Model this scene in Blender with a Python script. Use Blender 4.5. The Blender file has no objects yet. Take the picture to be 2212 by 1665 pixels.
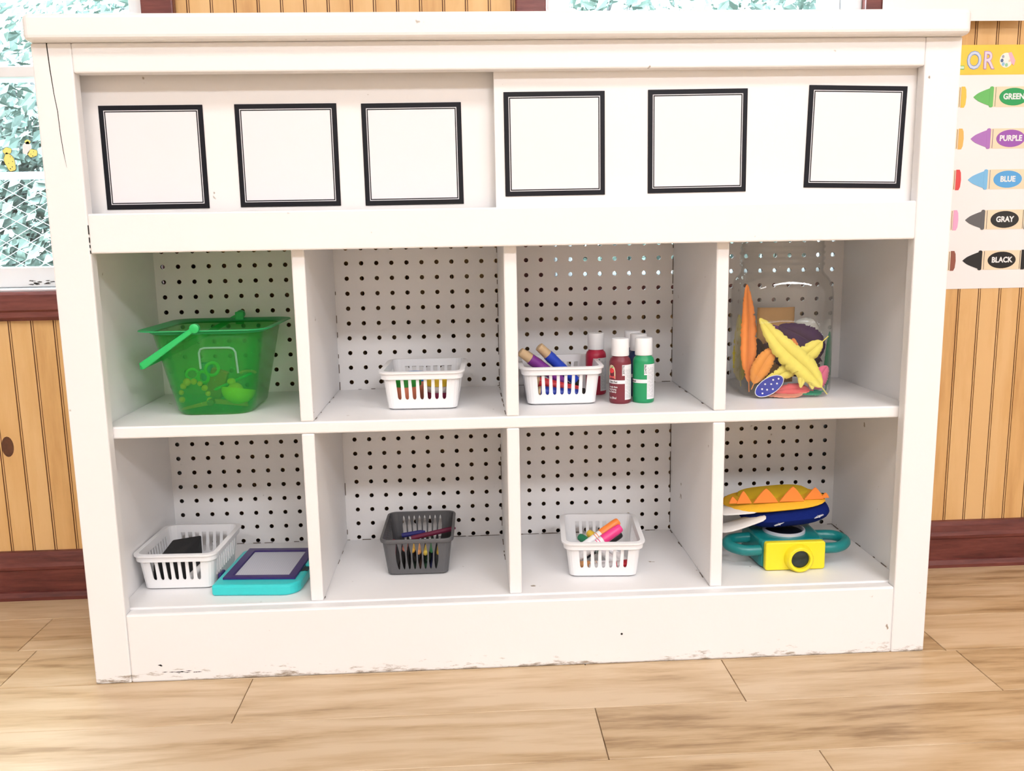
import bpy, math, random
from mathutils import Vector, Matrix, noise
random.seed(7)
PI = math.pi
S = bpy.context.scene
COL = S.collection

# ------------------------------------------------------------------ camera
cam_d = bpy.data.cameras.new('camera')
cam_d.sensor_width = 36.0
cam_d.lens = 36.0 * 1908.56 / 2212.0
cam_d.clip_start = 0.02
cam = bpy.data.objects.new('camera', cam_d)
COL.objects.link(cam)
R0 = Vector((0.99857507, -0.05050394, -0.01723895))
R1 = Vector((-0.02540417, -0.16579388, -0.98583316))
R2 = Vector((0.04693035, 0.98486636, -0.16684064))
m = Matrix.Identity(4)
for i in range(3):
    m[i][0] = R0[i]; m[i][1] = -R1[i]; m[i][2] = -R2[i]
m.translation = Vector((-0.0614, -1.2509, 0.6362))
cam.matrix_world = m
S.camera = cam

# ------------------------------------------------------------------ world, lights, exposure
W = bpy.data.worlds.new('sky'); S.world = W
W.use_nodes = True
bg = W.node_tree.nodes['Background']
bg.inputs['Color'].default_value = (0.74, 0.90, 1.0, 1)
bg.inputs['Strength'].default_value = 42.0
S.view_settings.view_transform = 'Standard'
S.view_settings.look = 'None'
S.view_settings.gamma = 1.0
S.view_settings.use_curve_mapping = False
S.view_settings.exposure = -0.2
S.cycles.transparent_max_bounces = 32
LAMPS = [(1.15, -3.35, 98.0), (-0.75, -3.35, 38.0), (1.15, -1.55, 14.0), (-0.75, -1.55, 9.0)]      # ceiling troffers: x, y, watts
def area_lamp(name, loc, rot, sx, sy, power, color):
    d = bpy.data.lights.new(name, 'AREA')
    d.shape = 'RECTANGLE'; d.size = sx; d.size_y = sy; d.energy = power; d.color = color
    o = bpy.data.objects.new(name, d); COL.objects.link(o)
    o.location = loc; o.rotation_euler = rot
    return o
sun_d = bpy.data.lights.new('sun', 'SUN'); sun_d.energy = 6.0; sun_d.angle = 0.03; sun_d.color = (1.0, 0.97, 0.92)
sun = bpy.data.objects.new('sun', sun_d); COL.objects.link(sun)
sun.rotation_euler = (math.radians(42), 0, math.radians(-18))
for k, (lx, ly, pw) in enumerate(LAMPS):
    area_lamp('troffer_light', (lx, ly, 2.425), (0, 0, 0), 1.2, 0.55, pw, (0.915, 0.93, 1.0))

# ------------------------------------------------------------------ materials
MATS = {}
def mat(name, color, rough=0.5, spec=0.5, metal=0.0, noise_amt=0.0, noise_scale=20.0, coat=0.0, emit=None, sss=0.0):
    if name in MATS: return MATS[name]
    M = bpy.data.materials.new(name); M.use_nodes = True
    nt = M.node_tree; b = nt.nodes['Principled BSDF']
    b.inputs['Base Color'].default_value = (*color, 1)
    b.inputs['Roughness'].default_value = rough
    b.inputs['Specular IOR Level'].default_value = spec
    b.inputs['Metallic'].default_value = metal
    if coat: b.inputs['Coat Weight'].default_value = coat
    if noise_amt:
        tc = nt.nodes.new('ShaderNodeTexCoord'); nz = nt.nodes.new('ShaderNodeTexNoise')
        nz.inputs['Scale'].default_value = noise_scale; nz.inputs['Detail'].default_value = 4
        mx = nt.nodes.new('ShaderNodeMix'); mx.data_type = 'RGBA'
        mx.inputs[6].default_value = (*[c * (1 - noise_amt) for c in color], 1)
        mx.inputs[7].default_value = (*[min(1, c * (1 + noise_amt)) for c in color], 1)
        nt.links.new(tc.outputs['Object'], nz.inputs['Vector'])
        nt.links.new(nz.outputs['Fac'], mx.inputs[0]); nt.links.new(mx.outputs[2], b.inputs['Base Color'])
    if emit:
        b.inputs['Emission Color'].default_value = (*emit[0], 1); b.inputs['Emission Strength'].default_value = emit[1]
    MATS[name] = M
    return M

def ramp(nt, stops):
    r = nt.nodes.new('ShaderNodeValToRGB')
    e = r.color_ramp.elements
    e[0].position, e[0].color = stops[0][0], (*stops[0][1], 1)
    e[1].position, e[1].color = stops[-1][0], (*stops[-1][1], 1)
    for p, c in stops[1:-1]:
        k = e.new(p); k.color = (*c, 1)
    return r

def paint_material(name, color, wear=False):
    M = bpy.data.materials.new(name); M.use_nodes = True
    nt = M.node_tree; b = nt.nodes['Principled BSDF']; L = nt.links
    b.inputs['Roughness'].default_value = 0.42
    g = nt.nodes.new('ShaderNodeNewGeometry')
    nz = nt.nodes.new('ShaderNodeTexNoise'); nz.inputs['Scale'].default_value = 3.0; nz.inputs['Detail'].default_value = 3
    L.new(g.outputs['Position'], nz.inputs['Vector'])
    r = ramp(nt, [(0.3, tuple(c * 0.975 for c in color)), (0.7, color)])
    L.new(nz.outputs['Fac'], r.inputs['Fac'])
    col = r.outputs['Color']
    # small specks and dings in the paint
    n2 = nt.nodes.new('ShaderNodeTexNoise'); n2.inputs['Scale'].default_value = 60.0; n2.inputs['Detail'].default_value = 2
    L.new(g.outputs['Position'], n2.inputs['Vector'])
    r2 = ramp(nt, [(0.76, (0, 0, 0)), (0.80, (1, 1, 1))])
    L.new(n2.outputs['Fac'], r2.inputs['Fac'])
    mx = nt.nodes.new('ShaderNodeMix'); mx.data_type = 'RGBA'
    L.new(r2.outputs['Color'], mx.inputs[0]); L.new(col, mx.inputs[6]); mx.inputs[7].default_value = (0.35, 0.29, 0.23, 1)
    col = mx.outputs[2]
    if wear:
        # scuffs and chipped paint along the foot of the front
        sp = nt.nodes.new('ShaderNodeSeparateXYZ'); L.new(g.outputs['Position'], sp.inputs[0])
        mr = nt.nodes.new('ShaderNodeMapRange'); mr.inputs['From Min'].default_value = 0.0; mr.inputs['From Max'].default_value = 0.030
        mr.inputs['To Min'].default_value = 0.26; mr.inputs['To Max'].default_value = 0.0
        L.new(sp.outputs['Z'], mr.inputs['Value'])
        mp = nt.nodes.new('ShaderNodeMapping'); mp.inputs['Scale'].default_value = (30, 30, 120)
        L.new(g.outputs['Position'], mp.inputs['Vector'])
        n3 = nt.nodes.new('ShaderNodeTexNoise'); n3.inputs['Scale'].default_value = 1.0; n3.inputs['Detail'].default_value = 6; n3.inputs['Roughness'].default_value = 0.7
        L.new(mp.outputs['Vector'], n3.inputs['Vector'])
        ad = nt.nodes.new('ShaderNodeMath'); ad.operation = 'ADD'
        L.new(n3.outputs['Fac'], ad.inputs[0]); L.new(mr.outputs['Result'], ad.inputs[1])
        r3 = ramp(nt, [(0.72, (0, 0, 0)), (0.86, (1, 1, 1))])
        L.new(ad.outputs[0], r3.inputs['Fac'])
        mx2 = nt.nodes.new('ShaderNodeMix'); mx2.data_type = 'RGBA'
        L.new(r3.outputs['Color'], mx2.inputs[0]); L.new(col, mx2.inputs[6]); mx2.inputs[7].default_value = (0.33, 0.27, 0.21, 1)
        col = mx2.outputs[2]
    L.new(col, b.inputs['Base Color'])
    n4 = nt.nodes.new('ShaderNodeTexNoise'); n4.inputs['Scale'].default_value = 90.0; n4.inputs['Detail'].default_value = 3
    L.new(g.outputs['Position'], n4.inputs['Vector'])
    bp = nt.nodes.new('ShaderNodeBump'); bp.inputs['Strength'].default_value = 0.06; bp.inputs['Distance'].default_value = 0.004
    L.new(n4.outputs['Fac'], bp.inputs['Height']); L.new(bp.outputs['Normal'], b.inputs['Normal'])
    MATS[name] = M
    return M

def wood_material(name, c_dark, c_mid, c_light, scale, rough, seed_obj=True, fine=(0.6, 14.0), coat=0.0):
    """stretched-noise wood grain; scale = mapping scale per axis, random offset per object"""
    M = bpy.data.materials.new(name); M.use_nodes = True
    nt = M.node_tree; b = nt.nodes['Principled BSDF']; L = nt.links
    b.inputs['Roughness'].default_value = rough
    if coat: b.inputs['Coat Weight'].default_value = coat; b.inputs['Coat Roughness'].default_value = 0.25
    g = nt.nodes.new('ShaderNodeNewGeometry'); oi = nt.nodes.new('ShaderNodeObjectInfo')
    mu = nt.nodes.new('ShaderNodeMath'); mu.operation = 'MULTIPLY'; mu.inputs[1].default_value = 37.0 if seed_obj else 0.0
    L.new(oi.outputs['Random'], mu.inputs[0])
    cb = nt.nodes.new('ShaderNodeCombineXYZ')
    for k in range(3): L.new(mu.outputs[0], cb.inputs[k])
    va = nt.nodes.new('ShaderNodeVectorMath'); va.operation = 'ADD'
    L.new(g.outputs['Position'], va.inputs[0]); L.new(cb.outputs[0], va.inputs[1])
    mp = nt.nodes.new('ShaderNodeMapping'); mp.inputs['Scale'].default_value = scale
    L.new(va.outputs[0], mp.inputs['Vector'])
    n1 = nt.nodes.new('ShaderNodeTexNoise'); n1.inputs['Scale'].default_value = 1.0; n1.inputs['Detail'].default_value = 5
    n1.inputs['Distortion'].default_value = fine[0]
    L.new(mp.outputs[0], n1.inputs['Vector'])
    mp2 = nt.nodes.new('ShaderNodeMapping'); mp2.inputs['Scale'].default_value = tuple(s * fine[1] / 3 for s in scale)
    L.new(va.outputs[0], mp2.inputs['Vector'])
    n2 = nt.nodes.new('ShaderNodeTexNoise'); n2.inputs['Scale'].default_value = 1.0; n2.inputs['Detail'].default_value = 4; n2.inputs['Roughness'].default_value = 0.65
    L.new(mp2.outputs[0], n2.inputs['Vector'])
    mi = nt.nodes.new('ShaderNodeMix'); mi.data_type = 'FLOAT'; mi.inputs[0].default_value = 0.42
    L.new(n1.outputs['Fac'], mi.inputs[2]); L.new(n2.outputs['Fac'], mi.inputs[3])
    sh = nt.nodes.new('ShaderNodeMapRange'); sh.inputs['To Min'].default_value = -0.05; sh.inputs['To Max'].default_value = 0.05
    L.new(oi.outputs['Random'], sh.inputs['Value'])
    ad = nt.nodes.new('ShaderNodeMath'); ad.operation = 'ADD'
    L.new(mi.outputs[0], ad.inputs[0]); L.new(sh.outputs[0], ad.inputs[1])
    r = ramp(nt, [(0.34, c_dark), (0.46, c_mid), (0.60, c_light)])
    L.new(ad.outputs[0], r.inputs['Fac']); L.new(r.outputs['Color'], b.inputs['Base Color'])
    bp = nt.nodes.new('ShaderNodeBump'); bp.inputs['Strength'].default_value = 0.08; bp.inputs['Distance'].default_value = 0.003
    L.new(n2.outputs['Fac'], bp.inputs['Height']); L.new(bp.outputs['Normal'], b.inputs['Normal'])
    MATS[name] = M
    return M

def clear_material(name, tint, ior=1.45, body=None, body_fac=0.0, rough=0.03):
    """thin transparent wall: tinted transmission plus fresnel gloss, optionally a share of diffuse body colour"""
    M = bpy.data.materials.new(name); M.use_nodes = True
    nt = M.node_tree; L = nt.links
    nt.nodes.remove(nt.nodes['Principled BSDF'])
    out = nt.nodes['Material Output']
    t = nt.nodes.new('ShaderNodeBsdfTransparent'); t.inputs['Color'].default_value = (*tint, 1)
    g = nt.nodes.new('ShaderNodeBsdfGlossy'); g.inputs['Roughness'].default_value = rough
    lw = nt.nodes.new('ShaderNodeLayerWeight'); lw.inputs['Blend'].default_value = 0.5
    pw = nt.nodes.new('ShaderNodeMath'); pw.operation = 'POWER'; pw.inputs[1].default_value = 3.2
    f = nt.nodes.new('ShaderNodeMath'); f.operation = 'MULTIPLY_ADD'; f.inputs[1].default_value = 0.7; f.inputs[2].default_value = ((ior - 1) / (ior + 1)) ** 2
    L.new(lw.outputs['Facing'], pw.inputs[0]); L.new(pw.outputs[0], f.inputs[0])
    base = t.outputs[0]
    if body:
        d = nt.nodes.new('ShaderNodeBsdfDiffuse'); d.inputs['Color'].default_value = (*body, 1)
        tr = nt.nodes.new('ShaderNodeBsdfTranslucent'); tr.inputs['Color'].default_value = (*body, 1)
        m1 = nt.nodes.new('ShaderNodeMixShader'); m1.inputs[0].default_value = 0.45
        L.new(d.outputs[0], m1.inputs[1]); L.new(tr.outputs[0], m1.inputs[2])
        m2 = nt.nodes.new('ShaderNodeMixShader'); m2.inputs[0].default_value = body_fac
        L.new(base, m2.inputs[1]); L.new(m1.outputs[0], m2.inputs[2]); base = m2.outputs[0]
    m3 = nt.nodes.new('ShaderNodeMixShader')
    L.new(f.outputs[0], m3.inputs[0]); L.new(base, m3.inputs[1]); L.new(g.outputs[0], m3.inputs[2])
    L.new(m3.outputs[0], out.inputs['Surface'])
    MATS[name] = M
    return M

PAINT = paint_material('white_paint', (0.87, 0.86, 0.86))
PAINTW = paint_material('white_paint_worn', (0.87, 0.86, 0.86), wear=True)
PEG = paint_material('pegboard_paint', (0.86, 0.84, 0.825))
PINE = wood_material('pine_board', (0.56, 0.30, 0.105), (0.68, 0.40, 0.155), (0.74, 0.465, 0.205), (9, 9, 1.1), 0.42)
GROOVE = mat('groove_stain', (0.16, 0.055, 0.02), 0.6)
KNOT = mat('pine_knot', (0.10, 0.032, 0.012), 0.5, noise_amt=0.5, noise_scale=120)
CHERRY = wood_material('dark_red_trim', (0.075, 0.016, 0.014), (0.125, 0.028, 0.023), (0.18, 0.047, 0.036), (6, 30, 60), 0.33)
FLOORM = wood_material('vinyl_plank', (0.30, 0.185, 0.09), (0.535, 0.375, 0.215), (0.65, 0.495, 0.325), (1.7, 15, 15), 0.36, fine=(1.8, 13.0))
WALLP = mat('cream_wall', (0.62, 0.58, 0.55), 0.7)
CEIL = mat('ceiling_white', (0.85, 0.85, 0.83), 0.8)
WINW = mat('window_white', (0.82, 0.82, 0.83), 0.45, noise_amt=0.04)
GLASS = clear_material('window_glass', (0.96, 0.98, 0.98))
JARM = clear_material('jar_plastic', (0.972, 0.975, 0.972), ior=1.38)
GREENB = clear_material('green_bucket_plastic', (0.76, 0.97, 0.67), ior=1.4, body=(0.004, 0.50, 0.10), body_fac=0.26, rough=0.25)
GREENH = mat('green_handle_plastic', (0.02, 0.52, 0.13), 0.35)
PLW = mat('white_plastic', (0.86, 0.86, 0.87), 0.38)
PLG = mat('grey_plastic', (0.095, 0.095, 0.10), 0.42)
BLACK = mat('black_gloss', (0.005, 0.006, 0.011), 0.3, spec=0.3)
WHITE = mat('white_card', (0.80, 0.80, 0.835), 0.30)
DARK = mat('dark_gap', (0.01, 0.009, 0.008), 0.9)

# ------------------------------------------------------------------ geometry helpers
class G:
    def __init__(s): s.v = []; s.f = []; s.m = []
    def add(s, V, F, mi=0):
        o = len(s.v); s.v += [Vector(p) for p in V]
        for f in F: s.f.append([i + o for i in f]); s.m.append(mi)
        return s
    def box(s, x0, x1, y0, y1, z0, z1, mi=0):
        V = [(x0, y0, z0), (x1, y0, z0), (x1, y1, z0), (x0, y1, z0), (x0, y0, z1), (x1, y0, z1), (x1, y1, z1), (x0, y1, z1)]
        return s.add(V, [(0, 3, 2, 1), (4, 5, 6, 7), (0, 1, 5, 4), (1, 2, 6, 5), (2, 3, 7, 6), (3, 0, 4, 7)], mi)
    def loft(s, rings, c0=True, c1=True, mi=0, wrap=False):
        n = len(rings[0]); V = [p for r in rings for p in r]; F = []
        R = len(rings)
        for a in range(R if wrap else R - 1):
            b = (a + 1) % R
            for i in range(n):
                j = (i + 1) % n
                F.append((a * n + i, a * n + j, b * n + j, b * n + i))
        if c0 and not wrap: F.append(tuple(reversed(range(n))))
        if c1 and not wrap: F.append(tuple((R - 1) * n + i for i in range(n)))
        return s.add(V, F, mi)
    def lathe(s, prof, n=24, mi=0, o=(0, 0, 0), c0=True, c1=True):
        rings = [[(o[0] + r * math.cos(2 * PI * i / n), o[1] + r * math.sin(2 * PI * i / n), o[2] + z) for i in range(n)] for r, z in prof]
        return s.loft(rings, c0, c1, mi)
    def rod(s, a, b, prof, n=12, mi=0):
        """lathe along the axis a->b; prof = [(t along in metres, radius)]"""
        a, b = Vector(a), Vector(b); d = (b - a).normalized()
        u = d.orthogonal().normalized(); w = d.cross(u)
        rings = [[a + d * t + (u * math.cos(2 * PI * i / n) + w * math.sin(2 * PI * i / n)) * r for i in range(n)] for t, r in prof]
        return s.loft(rings, True, True, mi)
    def tube(s, P, r, n=8, mi=0, caps=True, closed=False):
        P = [Vector(p) for p in P]; N = len(P); rings = []
        up = None
        for i in range(N):
            if closed: t = (P[(i + 1) % N] - P[i - 1]).normalized()
            else: t = (P[min(i + 1, N - 1)] - P[max(i - 1, 0)]).normalized()
            if up is None: up = t.orthogonal().normalized()
            up = (up - t * up.dot(t)).normalized(); w = t.cross(up)
            rr = r[i] if isinstance(r, (list, tuple)) else r
            rings.append([P[i] + (up * math.cos(2 * PI * k / n) + w * math.sin(2 * PI * k / n)) * rr for k in range(n)])
        return s.loft(rings, caps, caps, mi, wrap=closed)
    def prism(s, poly, a0, a1, plane='xz', mi=0):
        """extrude a 2D polygon; plane 'xz' extrudes along y from a0 to a1, 'xy' along z"""
        n = len(poly)
        if plane == 'xz': V = [(x, a0, z) for x, z in poly] + [(x, a1, z) for x, z in poly]
        elif plane == 'xy': V = [(x, y, a0) for x, y in poly] + [(x, y, a1) for x, y in poly]
        else: V = [(a0, y, z) for y, z in poly] + [(a1, y, z) for y, z in poly]
        F = [tuple(range(n)), tuple(reversed(range(n, 2 * n)))]
        for i in range(n):
            j = (i + 1) % n; F.append((i, n + i, n + j, j))
        return s.add(V, F, mi)
    def sphere(s, c, r, nu=12, nv=8, mi=0, sc=(1, 1, 1)):
        rings = []
        for k in range(1, nv):
            a = PI * k / nv
            rings.append([(c[0] + r * sc[0] * math.sin(a) * math.cos(2 * PI * i / nu), c[1] + r * sc[1] * math.sin(a) * math.sin(2 * PI * i / nu), c[2] - r * sc[2] * math.cos(a)) for i in range(nu)])
        return s.loft(rings, True, True, mi)
    def xf(s, M):
        s.v = [M @ p for p in s.v]; return s
    def merge(s, g, mi=None):
        o = len(s.v); s.v += g.v
        s.f += [[i + o for i in f] for f in g.f]; s.m += [mi if mi is not None else k for k in g.m]
        return s

XF = {}     # object -> its world matrix (parents are never nested deeper than part > sub-part)
def world_of(o): return XF.get(o.name, Matrix.Identity(4))

def mesh_of(name, g, mats, smooth=False):
    me = bpy.data.meshes.new(name)
    me.from_pydata([tuple(p) for p in g.v], [], g.f)
    for M in mats: me.materials.append(M)
    if len(mats) > 1: me.polygons.foreach_set('material_index', g.m)
    if smooth: me.polygons.foreach_set('use_smooth', [True] * len(me.polygons))
    me.validate(); me.update()
    return me

def obj(name, g, mats, parent=None, smooth=False, bevel=0.0, solid=0.0, local=False, weld=False, kind=None, label=None, segs=2, angle=40, sub=0):
    """link geometry as one object; coordinates are world unless local=True (then in the parent's frame)"""
    if not isinstance(mats, (list, tuple)): mats = [mats]
    if parent is not None and not local:
        g.xf(world_of(parent).inverted())
    loc = Vector((0, 0, 0))
    if parent is None:
        xs = [p.x for p in g.v]; ys = [p.y for p in g.v]; zs = [p.z for p in g.v]
        loc = Vector(((min(xs) + max(xs)) / 2, (min(ys) + max(ys)) / 2, min(zs)))
        g.v = [p - loc for p in g.v]
    me = mesh_of(name, g, mats, smooth)
    o = bpy.data.objects.new(name, me); COL.objects.link(o)
    o.location = loc
    if parent is not None:
        o.parent = parent; XF[o.name] = world_of(parent)
    else:
        XF[o.name] = Matrix.Translation(loc)
    if weld:
        w = o.modifiers.new('weld', 'WELD'); w.merge_threshold = 0.00005
    if solid:
        sd = o.modifiers.new('solid', 'SOLIDIFY'); sd.thickness = abs(solid); sd.offset = -1 if solid > 0 else 1
    if sub:
        sb = o.modifiers.new('sub', 'SUBSURF'); sb.levels = sub; sb.render_levels = sub
    if bevel:
        b = o.modifiers.new('bevel', 'BEVEL'); b.width = bevel; b.segments = segs; b.limit_method = 'ANGLE'; b.angle_limit = math.radians(angle)
    if smooth and not sub:
        me.set_sharp_from_angle(angle=math.radians(42))
    if kind: o['kind'] = kind
    if label: o['label'] = label
    return o

def empty(name, label, cat, loc=(0, 0, 0), rz=0.0, group=None, kind=None, rot=None):
    o = bpy.data.objects.new(name, None); COL.objects.link(o)
    o.empty_display_size = 0.02
    o.location = loc
    e = rot if rot else (0, 0, rz)
    o.rotation_euler = e
    from mathutils import Euler
    XF[o.name] = Matrix.LocRotScale(Vector(loc), Euler(e), None)
    tag(o, label, cat, group, kind)
    return o

def tag(o, label=None, cat=None, group=None, kind=None):
    if label: o['label'] = label
    if cat: o['category'] = cat
    if group: o['group'] = group
    if kind: o['kind'] = kind
    return o

def rrect(hx, hy, r, n=5, cx=0.0, cy=0.0):
    """rounded rectangle, counter-clockwise"""
    P = []
    for qx, qy, a0 in ((1, -1, -PI / 2), (1, 1, 0), (-1, 1, PI / 2), (-1, -1, PI)):
        for k in range(n + 1):
            a = a0 + (PI / 2) * k / n
            P.append((cx + qx * (hx - r) + r * math.cos(a), cy + qy * (hy - r) + r * math.sin(a)))
    return P

def text_geo(s, size, extr=0.0, bold=0.0):
    """text as flat mesh data in x (right) / y (up), centred on the origin"""
    c = bpy.data.curves.new('t', 'FONT'); c.body = s; c.size = size; c.align_x = 'CENTER'; c.align_y = 'CENTER'
    c.offset = bold; c.resolution_u = 3; c.fill_mode = 'FRONT'
    o = bpy.data.objects.new('t', c); COL.objects.link(o)
    dg = bpy.context.evaluated_depsgraph_get()
    me = o.evaluated_get(dg).to_mesh()
    V = [v.co.copy() for v in me.vertices]; F = [tuple(p.vertices) for p in me.polygons]
    o.evaluated_get(dg).to_mesh_clear()
    bpy.data.objects.remove(o); bpy.data.curves.remove(c)
    g = G(); g.add(V, F); return g

def ellipse(cx, cz, rx, rz, n=28):
    return [(cx + rx * math.cos(2 * PI * i / n), cz + rz * math.sin(2 * PI * i / n)) for i in range(n)]

# ------------------------------------------------------------------ the room
WY = 0.325                       # face of the boards on the back wall
XL, XR, YB, H = -2.7, 2.7, -4.9, 2.5
g = G().box(XL, XR, YB, WY + 0.03, -0.05, -0.004)
floor = tag(obj('floor', g, FLOORM), kind='structure')
rows = []
yy = -0.0205
k0 = 0
PW = 0.1215
offs = {0: 0.3065, 1: 0.097, -1: 0.69, 2: -0.58}
for j in range(-3, 16):
    y1 = -0.0205 - PW * (j)          # far edge of the row
    y0 = y1 - PW
    if y1 > WY + 0.03: y1 = WY + 0.03
    if y0 >= WY: continue
    sx = {0: 0.3065, 1: 0.097, -1: -0.245, -2: -0.79, -3: 0.5, 2: -0.59}.get(j, random.uniform(-.6, .6))
    LEN = {0: 0.70, 1: 1.22}.get(j, 0.95)
    if j == 0: cuts = [-2.0, -1.1, -0.3925, 0.3065, 0.67, 1.5, 2.3]
    elif j == -1: cuts = [-2.2, -1.35, -0.76, 0.1, 0.655, 1.5, 2.4]
    else:
        cuts = [sx + LEN * q for q in range(-3, 4)]
    cuts = [c for c in cuts if -2.4 < c < 2.4]
    cuts = [-2.4] + cuts + [2.4]
    for a, b in zip(cuts[:-1], cuts[1:]):
        gp = G().box(a + 0.0006, b - 0.0006, y0 + 0.0005, y1 - 0.0005, -0.004, 0.0)
        obj('plank', gp, FLOORM, floor, bevel=0.0006, segs=1)
tag(obj('ceiling', G().box(XL, XR, YB, WY + 0.03, H, H + 0.05), CEIL), kind='structure')
tag(obj('wall_left', G().box(XL - 0.05, XL, YB, WY + 0.03, 0, H), WALLP), kind='structure')
tag(obj('wall_right', G().box(XR, XR + 0.05, YB, WY + 0.03, 0, H), WALLP), kind='structure')
tag(obj('wall_front', G().box(XL, XR, YB - 0.05, YB, 0, H), WALLP), kind='structure')
# back wall: backing with two window openings, boarded in front
OPEN = [(-1.138, -0.586), (0.082, 0.627)]
ZS, ZT = 0.557, 1.30              # bottom and top of the openings
gw = G()
xs = [XL, OPEN[0][0], OPEN[0][1], OPEN[1][0], OPEN[1][1], XR]
for k in range(5):
    if k in (1, 3):
        gw.box(xs[k], xs[k + 1], WY + 0.004, WY + 0.07, 0, ZS)
        gw.box(xs[k], xs[k + 1], WY + 0.004, WY + 0.07, ZT, H)
    else: gw.box(xs[k], xs[k + 1], WY + 0.004, WY + 0.07, 0, H)
wall = tag(obj('wall_back', gw, WALLP), kind='structure')
# tongue-and-groove pine boards, each a piece with a double bead at its edge
PITCH = 0.0385
def board_mesh(z0, z1, w=PITCH):
    prof = [(0, 0.0), (w - 0.0052, 0.0), (w - 0.0046, 0.0016), (w - 0.0038, 0.0016), (w - 0.0034, 0.0003), (w - 0.0014, 0.0003), (w - 0.0010, 0.0016), (w, 0.0016), (w, 0.006), (0, 0.006)]
    n = len(prof)
    V = [(x, y, z0) for x, y in prof] + [(x, y, z1) for x, y in prof]
    gg = G()
    for i in range(n):
        j = (i + 1) % n
        gg.add([V[i], V[j], V[n + j], V[n + i]], [(0, 1, 2, 3)], 1 if i in (1, 2, 5, 6, 3) and i != 4 else 0)
    gg.add(V[n:], [tuple(range(n))], 0)
    return gg
bcache = {}
def board(x, z0, z1, w=PITCH):
    key = (round(z0, 3), round(z1, 3), round(w, 4))
    if key not in bcache: bcache[key] = mesh_of('board', board_mesh(z0, z1, w), [PINE, GROOVE])
    o = bpy.data.objects.new('board', bcache[key]); COL.objects.link(o)
    wl = XF[wall.name].translation
    o.parent = wall; o.location = (x - wl.x, WY - wl.y, -wl.z)
    return o
x = -0.5135 + 0.0022 - PITCH * 26
while x < 1.9:
    w = PITCH
    inside = [o_ for o_ in OPEN if o_[0] < x + w and x < o_[1]]
    if not inside: board(x, 0.0, 2.45)
    else:
        board(x, 0.0, ZS - 0.01); board(x, ZT + 0.01, 2.45)
    x += PITCH
gk = G().prism(ellipse(-0.8865, 0.2818, 0.0105, 0.0185, 20), WY - 0.0004, WY + 0.002)
obj('knot', gk, KNOT, wall)
# baseboard with cap and shoe mouldings
def baseboard(name, x0, x1):
    prof = [(WY, 0.0), (WY - 0.021, 0.0), (WY - 0.021, 0.006), (WY - 0.017, 0.014), (WY - 0.0135, 0.0155), (WY - 0.0135, 0.054), (WY - 0.016, 0.057), (WY - 0.0165, 0.062), (WY - 0.0125, 0.068), (WY - 0.011, 0.080), (WY - 0.006, 0.087), (WY, 0.088)]
    g = G().prism([(p[0], p[1]) for p in prof], x0, x1, 'yz')
    return tag(obj(name, g, CHERRY), kind='structure')
baseboard('baseboard_back', XL, XR)

def window(n, x0, x1, bot=0.035):
    root = empty('window_%d' % n, 'white double-hung window with dark red casing', 'window', ((x0 + x1) / 2, WY, ZS), kind='structure')
    del root['category']
    # casing
    obj('casing', G().box(x1, x1 + 0.0530, WY - 0.018, WY, ZS - 0.001, ZT + 0.05), CHERRY, root, bevel=0.003)
    obj('casing', G().box(x0 - 0.0525, x0, WY - 0.018, WY, ZS - 0.001, ZT + 0.05), CHERRY, root, bevel=0.003)
    obj('casing', G().box(x0, x1, WY - 0.018, WY, ZT, ZT + 0.05), CHERRY, root, bevel=0.003)
    prof = [(WY, ZS - 0.051), (WY - 0.010, ZS - 0.051), (WY - 0.014, ZS - 0.045), (WY - 0.014, ZS - 0.036), (WY - 0.018, ZS - 0.032), (WY - 0.018, ZS - 0.006), (WY - 0.014, ZS - 0.001), (WY, ZS - 0.001)]
    obj('apron', G().prism(prof, x0 - 0.056, x1 + 0.058, 'yz'), CHERRY, root)
    # white jambs, sill and sashes
    D = WY + 0.095
    obj('sill', G().box(x0, x1, WY - 0.004, D, ZS - 0.001, ZS + 0.004), WINW, root, bevel=0.002)
    obj('jamb', G().box(x0, x0 + 0.012, WY - 0.001, D, ZS, ZT), WINW, root)
    obj('jamb', G().box(x1 - 0.012, x1, WY - 0.001, D, ZS, ZT), WINW, root)
    obj('jamb', G().box(x0, x1, WY - 0.001, D, ZT - 0.012, ZT), WINW, root)
    def sash(y, z0, z1, bot, top):
        g = G()
        a, b = x0 + 0.012, x1 - 0.012
        g.box(a, b, y, y + 0.028, z0, z0 + bot); g.box(a, b, y, y + 0.028, z1 - top, z1)
        g.box(a, a + 0.034, y, y + 0.028, z0 + bot, z1 - top); g.box(b - 0.034, b, y, y + 0.028, z0 + bot, z1 - top)
        s = obj('sash', g, WINW, root, bevel=0.002)
        obj('pane', G().box(a + 0.030, b - 0.030, y + 0.012, y + 0.015, z0 + bot - 0.004, z1 - top + 0.004), GLASS, s)
    sash(WY + 0.028, ZS + 0.005, 0.934, bot, 0.018)
    sash(WY + 0.060, 0.917, ZT - 0.012, 0.018, 0.035)
    return root
w1 = window(1, *OPEN[0]); w2 = window(2, *OPEN[1], bot=0.008)
# chipped paint on the left sill
gc = G()
for k in range(16):
    cx = -0.80 + random.uniform(-.03, .05); cz = 0.5695 + random.uniform(-.0035, .0035)
    P = []
    for q in range(7):
        a = 2 * PI * q / 7; P.append((cx + math.cos(a) * random.uniform(.002, .007), cz + math.sin(a) * random.uniform(.0004, .0016)))
    gc.prism(P, WY + 0.0275, WY + 0.029)
obj('chipped_paint', gc, mat('bare_wood_grey', (0.09, 0.08, 0.075), 0.8), w1)

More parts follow.
